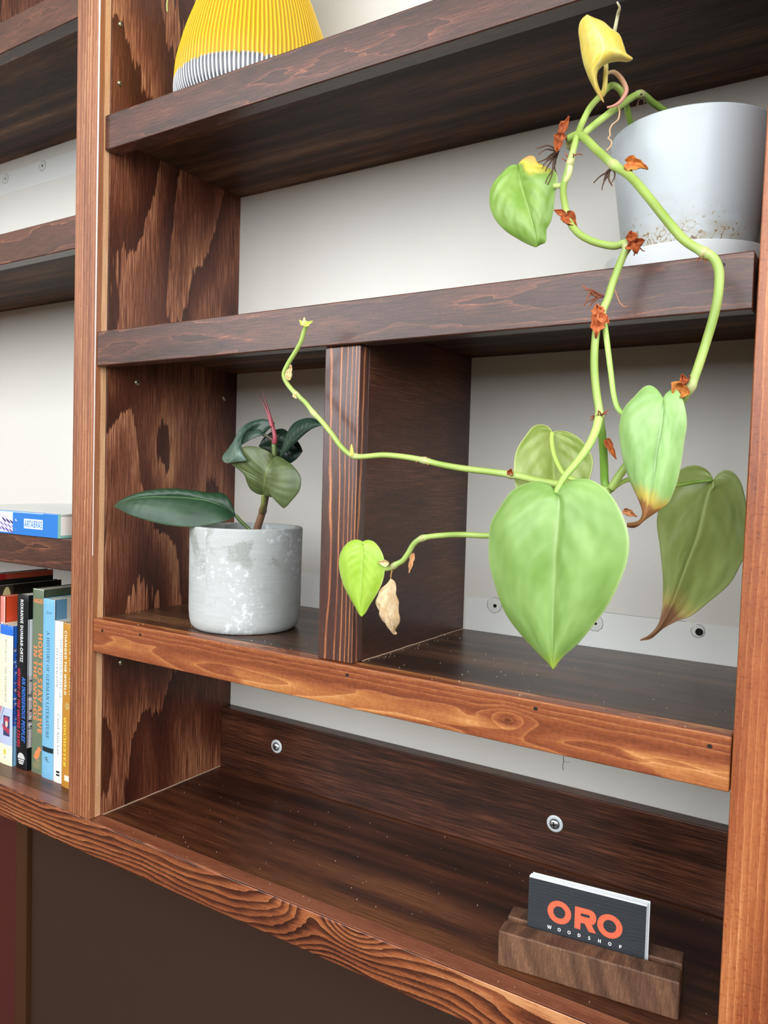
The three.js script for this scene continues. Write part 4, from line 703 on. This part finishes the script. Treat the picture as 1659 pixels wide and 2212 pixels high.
// ---------------------------------------------------------------- trailing heart-leaf plant
{
  const X = 0.594, Z = -0.115, S2 = 0.5477;
  const sc = lathe([[0, 0.0001], [0.050, 0.0001], [0.0535, 0.002], [0.0645, 0.0272], [0.0640, 0.0278], [0.0625, 0.0272], [0.0515, 0.0032], [0.049, 0.0022], [0, 0.0022]], 96); sc.translate(X, Y0 + S2, Z);
  single('plant_saucer', sc, plain(0xf2f5f7, 0.22), 'white glossy saucer under the trailing plant pot', 'saucer');
  const pl = thing('potted_plant', 'white pot of trailing heart-leaf vine at right end of the middle shelf', 'potted plant', [X, Y0 + S2 + 0.0023, Z]);
  const N = noise2(41), stain = boardTexture(1024, 512, 1, 1, [0xc4cbd1, 0xa08c6e, 0x6e4a28], (u, v) => {
    const low = smooth(0.50, 0.20, v) * smooth(-0.2, 0.3, N(u * 7, 2) + 0.35), q = N(u * 46, v * 16) + 0.3 * N(u * 120, v * 40), w = N(u * 90 + 9, v * 34), line = smooth(0.10, 0.0, Math.abs(q)) * smooth(-0.1, 0.4, N(u * 16, v * 6 + 2)), dot = smooth(0.45, 0.6, w);
    return [low * (0.85 * line + 0.7 * dot + 0.12 + 0.16 * N(u * 24, v * 20)) + 0.03 * smooth(0.5, 0.8, N(u * 9, v * 7)), 1];
  });
  const potMat = new THREE.MeshPhysicalMaterial({ map: stain, roughness: 0.36 });
  const pot = lathe([[0, 0], [0.044, 0], [0.0462, 0.0015], [0.0495, 0.0255], [0.0566, 0.078], [0.0628, 0.1226], [0.0626, 0.1238], [0.0612, 0.1240], [0.0604, 0.1228], [0.0545, 0.08], [0.047, 0.024], [0, 0.02]], 96); { const uv = pot.attributes.uv, p = pot.attributes.position; for (let i = 0; i < uv.count; i++) uv.setXY(i, uv.getX(i), p.getY(i) / 0.124); } pot.translate(X, Y0 + S2 + 0.0023, Z);
  part('pot', pot, potMat, pl); part('soil', soil(X, Y0 + S2 + 0.112, Z, 0.0598), SOIL, pl);
  const g1 = C(0x8da64c), g2 = C(0xaec66a), g3 = C(0x6f9a35), pale = C(0xcfe39a), node = C(0xc3b98a), nbrown = C(0x7a5a3c);
  const V = (k) => P[k].map(at);
  const stem = (key, r, nodes = [], dark = 0) => {
    const pts = V(key), c = new THREE.CatmullRomCurve3(pts, false, 'centripetal'), tn = nodes.map((n) => { const q = at(P['pt_' + n]); let b = 0, bd = 9; for (let i = 0; i <= 300; i++) { const d = c.getPointAt(i / 300).distanceTo(q); if (d < bd) { bd = d; b = i / 300; } } return b; }), len = c.getLength();
    const near = (t) => Math.min(9, ...tn.map((q) => Math.abs(q - t) * len));
    return stemGeo(pts, (t) => r(t) * (1 + 0.30 * Math.exp(-Math.pow(near(t) / 0.0028, 2))), (t, a) => { let k = mixc(g1, g2, 0.5 + 0.6 * NL(t * 12, 2) + 0.3 * Math.sin(a)); if (dark) k = mixc(k, g3, dark(t)); k = mixc(k, pale, 0.45 * Math.exp(-Math.pow(near(t) / 0.006, 2))); k = mixc(k, node, 0.9 * Math.exp(-Math.pow(near(t) / 0.0013, 2))); return mixc(k, nbrown, 0.55 * Math.exp(-Math.pow((near(t) - 0.0012) / 0.0004, 2)) * (0.5 + NL(a * 2, t * 90))); }, 10, 14);
  };
  part('stem', stem('A', () => 0.0027, ['n1', 'n2'], (t) => 0.8 - t), stemMat, pl);
  part('stem', stem('A2', (t) => lerp(0.0030, 0.0027, t), ['n3', 'n5', 'sh6']), stemMat, pl);
  part('stem', stem('B', (t) => lerp(0.0023, 0.0027, t), ['n4', 'sh2', 'sh3', 'sh4', 'n6'], (t) => (t > 0.88 ? 0.9 : 0.7 * smooth(0.12, 0, t))), stemMat, pl);
  part('stem', stem('Dv', (t) => lerp(0.0028, 0.0019, t), ['n7', 'n8', 'n9', 'n10', 'sh8']), stemMat, pl);
  part('stem', stem('Ev', () => 0.0022, ['n12', 'sh12']), stemMat, pl);
  const stalk = (key, r0, r1, parent, a = 0xb9d777, b = 0x93bd52) => { const c1 = C(a), c2 = C(b); return part('leaf_stalk', stemGeo(V(key), (t) => lerp(r0, r1, t), (t, an) => mixc(c1, c2, t + 0.3 * Math.sin(an)), 8, 12), stemMat, parent); };
  const leaf = (key, color, o, mat, label) => part('leaf', leafGeo(P[key], color, o), mat ?? glossy, pl, label);
  let L = leaf('big', leafColor(0x7da350, 0x9fc374, 0xb8d490, { veins: 5, edge: 0xc3da98, extra: (c, t) => mixc(c, C(0xa9bc3a), smooth(0.9, 1, t) * 0.7) }), { bulge: 0.006, ripple: 0.0004, crease: 0.0026, soft: 60, seed: 6, veins: 5 }, null, 'largest heart-shaped green leaf'); stalk('p_big', 0.0029, 0.0020, L);
  L = leaf('pale', leafColor(0x8bb564, 0xadd18a, 0xcde4b4, { veins: 5, edge: 0xcde0a8, tip: 0.79, brown: 0xb07a50 }), { bulge: 0.004, ripple: 0.0003, crease: 0.0018, seed: 7, veins: 5 }, null, 'pale green leaf with a dry brown tip'); stalk('p_pale', 0.0020, 0.0016, L);
  L = leaf('behind', leafColor(0x8a9e46, 0xaebe70, 0x9fb458, { edge: 0xc8d080 }), { bulge: -0.004, ripple: 0.0004, crease: -0.0015, seed: 8, veins: 6 }, null, 'olive leaf seen from below'); stalk('p_behind', 0.0017, 0.0017, L, 0xb4cf66, 0xa4c257);
  L = leaf('shaded', leafColor(0x808f4c, 0x95a45e, 0xa3b06e, { edge: 0x7f8a4a, tip: 0.80, brown: 0x9a7355, yel: 0xb2a060 }), { bulge: -0.004, ripple: 0.0005, crease: -0.0015, seed: 9, veins: 5 }, null, 'leaf seen from below with a dry curled tip'); stalk('p_shaded', 0.0016, 0.0013, L, 0x9db85a, 0x6f8f36);
  const orange = C(0xe9a868), yellow = C(0xf0d458);
  L = leaf('tipped', leafColor(0x7da343, 0xa0c068, 0xb4d080, { edge: 0xc9e08e, extra: (c, t, s) => { const k = smooth(0.25, 0.6, s) * smooth(0.42, 0.24, t + 0.05 * NL(s * 5, t * 9)); return mixc(mixc(c, yellow, k), orange, smooth(0.3, 0.12, t) * smooth(0.5, 0.8, s)); } }), { bulge: 0.005, ripple: 0.0004, veins: 6, seed: 10, pm: 1.3 }, null, 'leaf with an orange shoulder'); stalk('p_tipped', 0.0021, 0.0016, L, 0xdde79a, 0xd0df88);
  L = leaf('small', leafColor(0xa0c83e, 0xbcdc60, 0xc6e07a, { edge: 0xd3e88a }), { bulge: 0.003, ripple: 0.0002, crease: 0.0014, seed: 11, nu: 48, nv: 32 }, null, 'small bright green leaf'); stalk('p_small', 0.0019, 0.0013, L, 0x9cbc48, 0xa8cc50);
  L = leaf('dried', leafColor(0xd9b98c, 0xefdcb8, 0xc79a62, { edge: 0xcaa06c, veins: 6, extra: (c, t, s) => mixc(c, C(0xb87c40), 0.5 * smooth(0.3, 0.8, NL(t * 9, s * 5) + (s < -0.5 ? 0.4 * (1 - t) : 0))) }), { bulge: 0.005, ripple: 0.0016, seed: 12, nu: 48, nv: 32, veins: 4, pm: 1 }, dull, 'withered papery leaf'); stalk('p_dried', 0.0006, 0.0005, L, 0xc79a5a, 0xb88a50);
  L = leaf('yellow', leafColor(0xf0d258, 0xf8e888, 0xf8eeb0, { edge: 0xf4ecb8, extra: (c, t, s) => mixc(c, C(0xd9a66a), smooth(0.78, 1, t) * 0.7) }), { bulge: 0.0, ripple: 0.0003, crease: 0.0, seed: 13, pm: 1, round: true }, null, 'yellowed drooping leaf'); stalk('p_yellow', 0.0019, 0.0015, L, 0xf0da70, 0xf3e68c);
  part('shoot', stemGeo(V('shoot'), (t) => lerp(0.0019, 0.0006, t), (t) => mixc(C(0xd8d6a0), C(0xe9e4c8), t), 8, 10), stemMat, pl);
  part('tendril', stemGeo(V('tendril'), (t) => 0.0006 + 0.0013 * Math.sin(Math.PI * clamp(0.15 + t * 0.8)), (t) => mixc(C(0xd2b48a), C(0xc98a78), t * 1.3), 8, 8), stemMat, pl);
  part('aerial_root', stemGeo(V('rootlong'), (t) => 0.0006, (t) => C(0xd0a882), 8, 6), rootMat, pl);
  part('aerial_root', stemGeo(V('rootthin'), (t) => 0.0004, (t) => C(0xb07a58), 6, 6), rootMat, pl);
  const up = new THREE.Vector3(0.25, 0, 1), D = (x, y, z = 0) => new THREE.Vector3(x, y, z);
  const rust = [0x803a16, 0xbe622c], tan = [0xd8b27a, 0xf0dcae];
  for (const [k, d, len, wid, seed, cols] of [
    ['sh1', D(-0.2, -1), 0.017, 0.010, 3, rust], ['sh1', D(0.5, 1), 0.016, 0.007, 4, rust], ['sh2', D(0.5, -0.6), 0.016, 0.011, 5, rust], ['sh2', D(-1, 0.5), 0.012, 0.005, 6, rust],
    ['sh3', D(0.3, -0.8), 0.011, 0.012, 7, rust], ['sh3', D(-0.3, 1), 0.009, 0.008, 8, rust], ['sh4', D(-0.1, -1, 0.1), 0.018, 0.012, 9, [0xa8502a, 0xd4824c]], ['sh4', D(-0.3, 1), 0.010, 0.009, 10, [0xa8502a, 0xd4824c]], ['sh4', D(0.6, -0.5), 0.011, 0.007, 19, [0xc0602e, 0xe08a58]],
    ['sh5', D(1, -0.35), 0.018, 0.010, 11, [0xb05a20, 0xdf9040]], ['sh5', D(0.5, -1), 0.015, 0.005, 12, [0xc0662c, 0xe2a060]], ['sh6', D(-0.5, -0.7), 0.014, 0.011, 13, [0xa05a1c, 0xd08a3a]], ['sh6', D(-0.2, 0.8), 0.008, 0.006, 14, rust],
    ['sh7', D(0.45, -0.8), 0.018, 0.005, 15, [0x8a3a14, 0xc06a30]], ['sh8', D(0.4, 1), 0.006, 0.006, 16, rust], ['sh9', D(0.25, 1), 0.016, 0.007, 17, tan], ['sh10', D(0.9, -0.4), 0.012, 0.005, 18, [0xb06a3a, 0xe0a070]],
    ['sh11', D(-0.25, -1), 0.020, 0.0048, 20, [0xc98a55, 0xe8b888]], ['sh12', D(-1, 0.05), 0.012, 0.006, 21, tan], ['n10', D(0.5, -0.8), 0.006, 0.004, 22, tan], ['n11', D(0.9, 0.25), 0.011, 0.005, 23, [0xb5c23a, 0xd5e06a]], ['n11', D(-0.7, 0.6), 0.009, 0.004, 24, [0xb5c23a, 0xd5e06a]], ['n11', D(0, 1), 0.008, 0.005, 25, tan], ['n8', D(-0.1, 1), 0.012, 0.004, 26, [0xc8c050, 0xe0e070]], ['n1', D(-0.3, -0.3), 0.006, 0.005, 27, [0xd8c8b0, 0x8a6a50]],
  ]) part('leaf_sheath', scrapGeo(at(P['pt_' + k]).add(new THREE.Vector3(0, 0, 0.003)), d, up, len * 0.8, wid * 0.72, seed, cols, k === 'n11' || k === 'n8' ? 0.4 : 1), scrapMat, pl);
  const dk = [0x3a2a22, 0x6a4a38], rd = [0x6a3322, 0x9a5638], r = rng(12);
  for (const [k, n, len, cols, dx, dy] of [['n2', 9, 0.020, dk, -0.8, -0.5], ['n3', 6, 0.014, dk, -0.3, -0.9], ['n1', 8, 0.009, dk, 0.1, -0.3], ['n4', 6, 0.010, rd, 0.3, 0.4], ['sh3', 4, 0.009, rd, 0.4, -0.9], ['n6', 7, 0.009, rd, -0.1, 0.1], ['n5', 6, 0.006, rd, -0.4, -0.5], ['n13', 6, 0.014, rd, -0.9, 0.2], ['sh6', 5, 0.006, rd, 0.5, 0.1], ['n7', 4, 0.008, [0x8a4a30, 0xc08a68], 0.2, 0.3], ['sh2', 3, 0.008, rd, 0.5, -0.5]])
    for (let i = 0; i < n; i++) part('aerial_root', rootGeo(at(P['pt_' + k]), D(dx + 1.3 * (r() - 0.5), dy + 1.3 * (r() - 0.5), 0.35 * r()), len * (0.6 + 0.7 * r()), 0.0006 + 0.0003 * r(), 100 + i + Math.round(1e4 * Math.abs(dx)) , cols), rootMat, pl);
}
// ---------------------------------------------------------------- young rubber plant in a concrete pot
{
  const X = 0.1556, Z = -0.0796, S = 0.2297;
  const pl = thing('potted_plant', 'young dark-leaved rubber plant in a mottled concrete pot beside the divider', 'potted plant', [X, Y0 + S + 0.0001, Z]);
  const N = noise2(61), tex = boardTexture(1024, 512, 0.381, 0.112, [0x8f938e, 0xabafac, 0xc0c4c5, 0xe0e4e6], (u, v) => {
    const top = smooth(0.035, 0.09, v), b = N(u * 30, v * 26) + 0.5 * N(u * 74 + 3, v * 62), g = N(u * 170, v * 150) + 0.7 * N(u * 420, v * 380), veil = smooth(0.0, 0.5, N(u * 22 + 8, v * 18) + 0.3 * g);
    let t = 0.50 + 0.12 * N(u * 12, v * 16) - 0.34 * smooth(0.10, 0.42, b + 0.22 * g) * (0.25 + 0.75 * top) + 0.34 * veil * smooth(0.1, 0.7, g + 0.4 * b) + 0.10 * veil + 0.07 * N(u * 34, v * 300) + 0.08 * N(u * 600, v * 600);
    return [t, 1];
  });
  tex.wrapS = THREE.MirroredRepeatWrapping;
  const concrete = new THREE.MeshPhysicalMaterial({ map: tex, bumpMap: tex, bumpScale: 0.0003, roughness: 0.7 });
  const g = lathe([[0, 0], [0.0520, 0], [0.0545, 0.0006], [0.0578, 0.0045], [0.0592, 0.0105], [0.0600, 0.02], [0.0606, 0.1075], [0.0602, 0.1088], [0.0592, 0.1093], [0.0552, 0.1093], [0.0542, 0.1085], [0.0538, 0.1], [0.0532, 0.03], [0, 0.026]], 96);
  { const uv = g.attributes.uv, p = g.attributes.position; for (let i = 0; i < uv.count; i++) uv.setXY(i, uv.getX(i) + 0.2, p.getY(i) / 0.112); }
  g.translate(X, Y0 + S + 0.0001, Z);
  part('pot', g, concrete, pl); part('soil', soil(X, Y0 + S + 0.088, Z, 0.0536), SOIL, pl);
  const V = (k) => P[k].map(at), br = C(0x7a5a44), gr = C(0x66753a), pk = C(0xb8505c), dkp = C(0x5a2530);
  part('stem', stemGeo(V('r_stem'), (t) => lerp(0.0042, 0.0026, t) * (1 + 0.18 * Math.exp(-Math.pow((t - 0.30) / 0.02, 2)) + 0.12 * Math.exp(-Math.pow((t - 0.82) / 0.015, 2))), (t, a) => mixc(mixc(br, gr, smooth(0.3, 0.8, t)), C(0x4a3a2c), 0.5 * Math.exp(-Math.pow((t - 0.30) / 0.012, 2)) + 0.25 * NL(t * 40, a)), 8, 14), stemMat, pl);
  part('leaf_sheath', stemGeo(V('r_sheath'), (t) => 0.0026 * Math.pow(1 - t, 1.3) + 0.0005, (t, a) => mixc(pk, mixc(dkp, C(0x3a3a34), t), 0.5 + 0.6 * Math.sin(a * 1) + 0.5 * t), 8, 12), stemMat, pl, 'red pointed sheath');
  part('leaf_sheath', stemGeo(V('r_sheath2'), (t) => 0.0017 * (1 - t) + 0.0004, (t) => mixc(pk, C(0x4a3a3a), t), 8, 10), stemMat, pl);
  const leaf = (key, color, o, label) => part('leaf', leafGeo(P[key], color, o), rubber, pl, label);
  const stalk = (key, r0, r1, parent, a, b) => part('leaf_stalk', stemGeo(V(key), (t) => lerp(r0, r1, t), (t) => mixc(C(a), C(b), t), 8, 12), stemMat, parent);
  let L = leaf('r_long', leafColor(0x1d3a25, 0x2d4c32, 0x66834a, { veins: 13, edge: 0x51684a }), { bulge: 0.003, ripple: 0.00022, crease: 0.0012, veins: 13, stretch: 0.6, seed: 21, pm: 1, th: 0.0008 }, 'long dark green leaf'); stalk('r_petlong', 0.0021, 0.0019, L, 0x4f6138, 0x5f743e);
  L = leaf('r_front', leafColor(0x4c5933, 0x606e40, 0x7c884e, { veins: 12, edge: 0x3f4d30 }), { bulge: 0.004, ripple: 0.0002, crease: -0.002, veins: 12, stretch: 0.6, seed: 22, pm: 1, th: 0.0008 }, 'leaf seen from its olive underside'); stalk('r_petfront', 0.0030, 0.0024, L, 0x6d5a3a, 0x7f8c48);
  L = leaf('r_curl', leafColor(0x4a5f52, 0x6c8074, 0x6e8068, { veins: 12, edge: 0x8a9a8a, extra: (c, t, s) => mixc(c, C(0x274030), 0.8 * smooth(0.55, 0.4, t)) }), { bulge: 0.002, ripple: 0.0002, crease: 0.0004, veins: 12, seed: 23, pm: 1, th: 0.0008 }, 'curled leaf folded over at its middle'); stalk('r_petcurl', 0.0016, 0.0016, L, 0x5a3a34, 0x3d4a34);
  leaf('r_dark', leafColor(0x16291f, 0x22382b, 0x2d4534, { veins: 12, edge: 0x2a4032 }), { bulge: 0.004, ripple: 0.0002, veins: 12, seed: 24, pm: 1, th: 0.0008 }, 'dark leaf behind the stem');
  leaf('r_right', leafColor(0x22392c, 0x334b3c, 0x4f6a52, { veins: 12, edge: 0x3c5544 }), { bulge: 0.003, ripple: 0.0002, crease: 0.0016, veins: 12, seed: 25, pm: 1, th: 0.0008 }, 'narrow dark leaf pointing right');
}
// ---------------------------------------------------------------- yellow ribbed vase with a hanging plant
{
  const X = 0.1265, Z = -0.11, S = 0.7842;
  const pl = thing('potted_plant', 'leafy plant in a yellow ribbed ceramic vase with grey and white striped foot', 'potted plant', [X, Y0 + S + 0.0001, Z]);
  const prof = new THREE.CatmullRomCurve3([[0.070, 0], [0.079, 0.006], [0.0855, 0.016], [0.0880, 0.027], [0.0877, 0.039], [0.0860, 0.057], [0.0822, 0.0723], [0.0770, 0.0908], [0.0715, 0.1058], [0.0643, 0.1243], [0.0562, 0.1428], [0.0470, 0.160], [0.0395, 0.176], [0.0350, 0.192], [0.0345, 0.205]].map(([r, y]) => new THREE.Vector3(r, y, 0)));
  const RIBS = 118, PER = 8, nu = RIBS * PER, nv = 70, pos = [], clr = [], idx = [], N = noise2(87);
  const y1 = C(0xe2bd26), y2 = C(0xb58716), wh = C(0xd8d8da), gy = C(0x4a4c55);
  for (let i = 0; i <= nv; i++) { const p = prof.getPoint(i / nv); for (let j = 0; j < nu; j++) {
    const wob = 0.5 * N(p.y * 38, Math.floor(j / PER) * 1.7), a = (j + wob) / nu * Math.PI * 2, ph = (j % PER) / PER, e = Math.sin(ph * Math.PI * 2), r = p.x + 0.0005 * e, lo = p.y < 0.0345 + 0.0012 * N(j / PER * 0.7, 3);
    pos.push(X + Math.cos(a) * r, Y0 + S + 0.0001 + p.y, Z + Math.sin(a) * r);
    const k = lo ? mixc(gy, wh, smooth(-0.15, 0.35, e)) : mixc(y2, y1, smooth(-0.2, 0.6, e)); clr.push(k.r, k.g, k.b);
  } }
  for (let i = 0; i < nv; i++) for (let j = 0; j < nu; j++) { const a = i * nu + j, b = i * nu + (j + 1) % nu; idx.push(a, a + nu, b, b, a + nu, b + nu); }
  const g = new THREE.BufferGeometry(); g.setAttribute('position', new THREE.Float32BufferAttribute(pos, 3)); g.setAttribute('color', new THREE.Float32BufferAttribute(clr, 3)); g.setIndex(idx); g.computeVertexNormals();
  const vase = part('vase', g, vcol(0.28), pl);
  const rim = lathe([[0.0345, 0.2048], [0.0348, 0.2066], [0.0335, 0.2074], [0.0315, 0.2064], [0.0315, 0.195], [0.032, 0.18], [0.04, 0.16], [0.05, 0.12], [0, 0.12]], 64); rim.translate(X, Y0 + S, Z); part('rim', rim, plain(0xd79a12, 0.3), vase);
  part('soil', soil(X, Y0 + S + 0.19, Z, 0.0316), SOIL, pl);
  // shoots hanging over the neck; only their ends reach into view
  const B = (dx, dy, dz) => new THREE.Vector3(X + dx, Y0 + S + dy, Z + dz), gc = C(0x86a84a), gd = C(0x4f7a2c);
  const vine = (pts, r, name = 'stem', cols = [gc, gd], m = stemMat) => part(name, stemGeo(pts, (t) => lerp(r, r * 0.5, t), (t) => mixc(cols[0], cols[1], t), 8, 10), m, pl);
  vine([B(0.01, 0.19, 0.01), B(0.035, 0.22, 0.02), B(0.060, 0.19, 0.02), B(0.071, 0.160, 0.012), B(0.073, 0.137, 0.01)], 0.0024);
  vine([B(0.02, 0.19, 0.02), B(0.04, 0.212, 0.04), B(0.0555, 0.17, 0.045), B(0.0545, 0.148, 0.047), B(0.060, 0.136, 0.045), B(0.061, 0.126, 0.0445), B(0.0585, 0.119, 0.046)], 0.0016, 'aerial_root', [C(0x4a3428), C(0x5a4030)], rootMat);
  vine([B(-0.01, 0.19, 0.01), B(-0.04, 0.225, 0.03), B(-0.075, 0.19, 0.04), B(-0.0905, 0.152, 0.045), B(-0.0945, 0.140, 0.045), B(-0.0950, 0.131, 0.044)], 0.0016, 'tendril', [gc, C(0xb9c26a)]);
  const mk = (x, y, z, len, wid, tilt) => { const f = (u, v, w = 0) => { const cx = Math.cos(tilt), sx = Math.sin(tilt); return [Math.round((x + u * cx + v * sx) * 1e4), Math.round((y - Y0 - u * sx * -1 * 0 + v * cx - u * sx) * 1e4), Math.round((z + w) * 1e4)]; };
    return { L: [f(0, 0), f(-wid * 0.25, len * 0.10), f(-wid * 0.5, 0), f(-wid * 0.5, -len * 0.35, 0.004), f(-wid * 0.25, -len * 0.75, 0.003), f(0, -len)], M: [f(0, 0), f(0, -len * 0.5, 0.004), f(0, -len)], R: [f(0, 0), f(wid * 0.25, len * 0.10), f(wid * 0.5, 0), f(wid * 0.5, -len * 0.35, 0.004), f(wid * 0.25, -len * 0.75, 0.003), f(0, -len)] }; };
  for (const [dx, dy, dz, len, wid, tilt, sd] of [[-0.046, 0.212, -0.045, 0.07, 0.058, 0.1, 1], [-0.030, 0.235, 0.03, 0.06, 0.05, -0.3, 2], [0.045, 0.245, 0.0, 0.06, 0.05, 0.4, 3], [0.0, 0.262, -0.03, 0.07, 0.055, 0.1, 4], [0.02, 0.24, 0.05, 0.05, 0.042, -0.2, 5]]) {
    const b = B(dx, dy, dz), l = part('leaf', leafGeo(mk(b.x, b.y, b.z, len, wid, tilt), leafColor(0x4a7a2c, 0x6a9a3e, 0x8ab45a, {}), { nu: 30, nv: 20, seed: 30 + sd }), glossy, pl);
    part('leaf_stalk', stemGeo([B(0.003 * sd - 0.008, 0.188, 0.002), B(dx * 0.6, dy + 0.012, dz * 0.6), b], (t) => 0.0013, (t) => gc, 6, 8), stemMat, l);
  }
}
// ---------------------------------------------------------------- wood dust scattered on the shelves
{
  const r = rng(99), g = new THREE.IcosahedronGeometry(0.00030, 0), n = 260, im = new THREE.InstancedMesh(g, plain(0xd8c4a4, 0.9), n), m4 = new THREE.Matrix4(), q = new THREE.Quaternion(), e = new THREE.Euler();
  for (let i = 0; i < n; i++) {
    const k = r(); let x, y, z;
    if (k < 0.30) { x = 0.352 + r() * 0.30; y = 0.2298; z = -0.004 - Math.pow(r(), 1.6) * 0.2; }
    else if (k < 0.42) { x = 0.3505 + r() * 0.012; y = 0.2298; z = -0.02 - r() * 0.2; }
    else if (k < 0.52) { x = 0.004 + r() * 0.3; y = 0.2298; z = -0.004 - r() * 0.06; }
    else { x = 0.004 + r() * 0.64; y = 0.0002; z = -0.004 - r() * 0.2; }
    e.set(r() * 6, r() * 6, r() * 6); const s = 0.5 + r() * 1.1; m4.compose(new THREE.Vector3(x, Y0 + y + 0.0002, z), q.setFromEuler(e), new THREE.Vector3(s, s * 0.7, s)); im.setMatrixAt(i, m4);
  }
  im.name = 'wood_dust'; im.userData = { label: 'pale specks of wood dust scattered over the two lower shelves', category: 'dust', kind: 'stuff' }; shade(im); scene.add(im);
}
renderer.render(scene, camera);
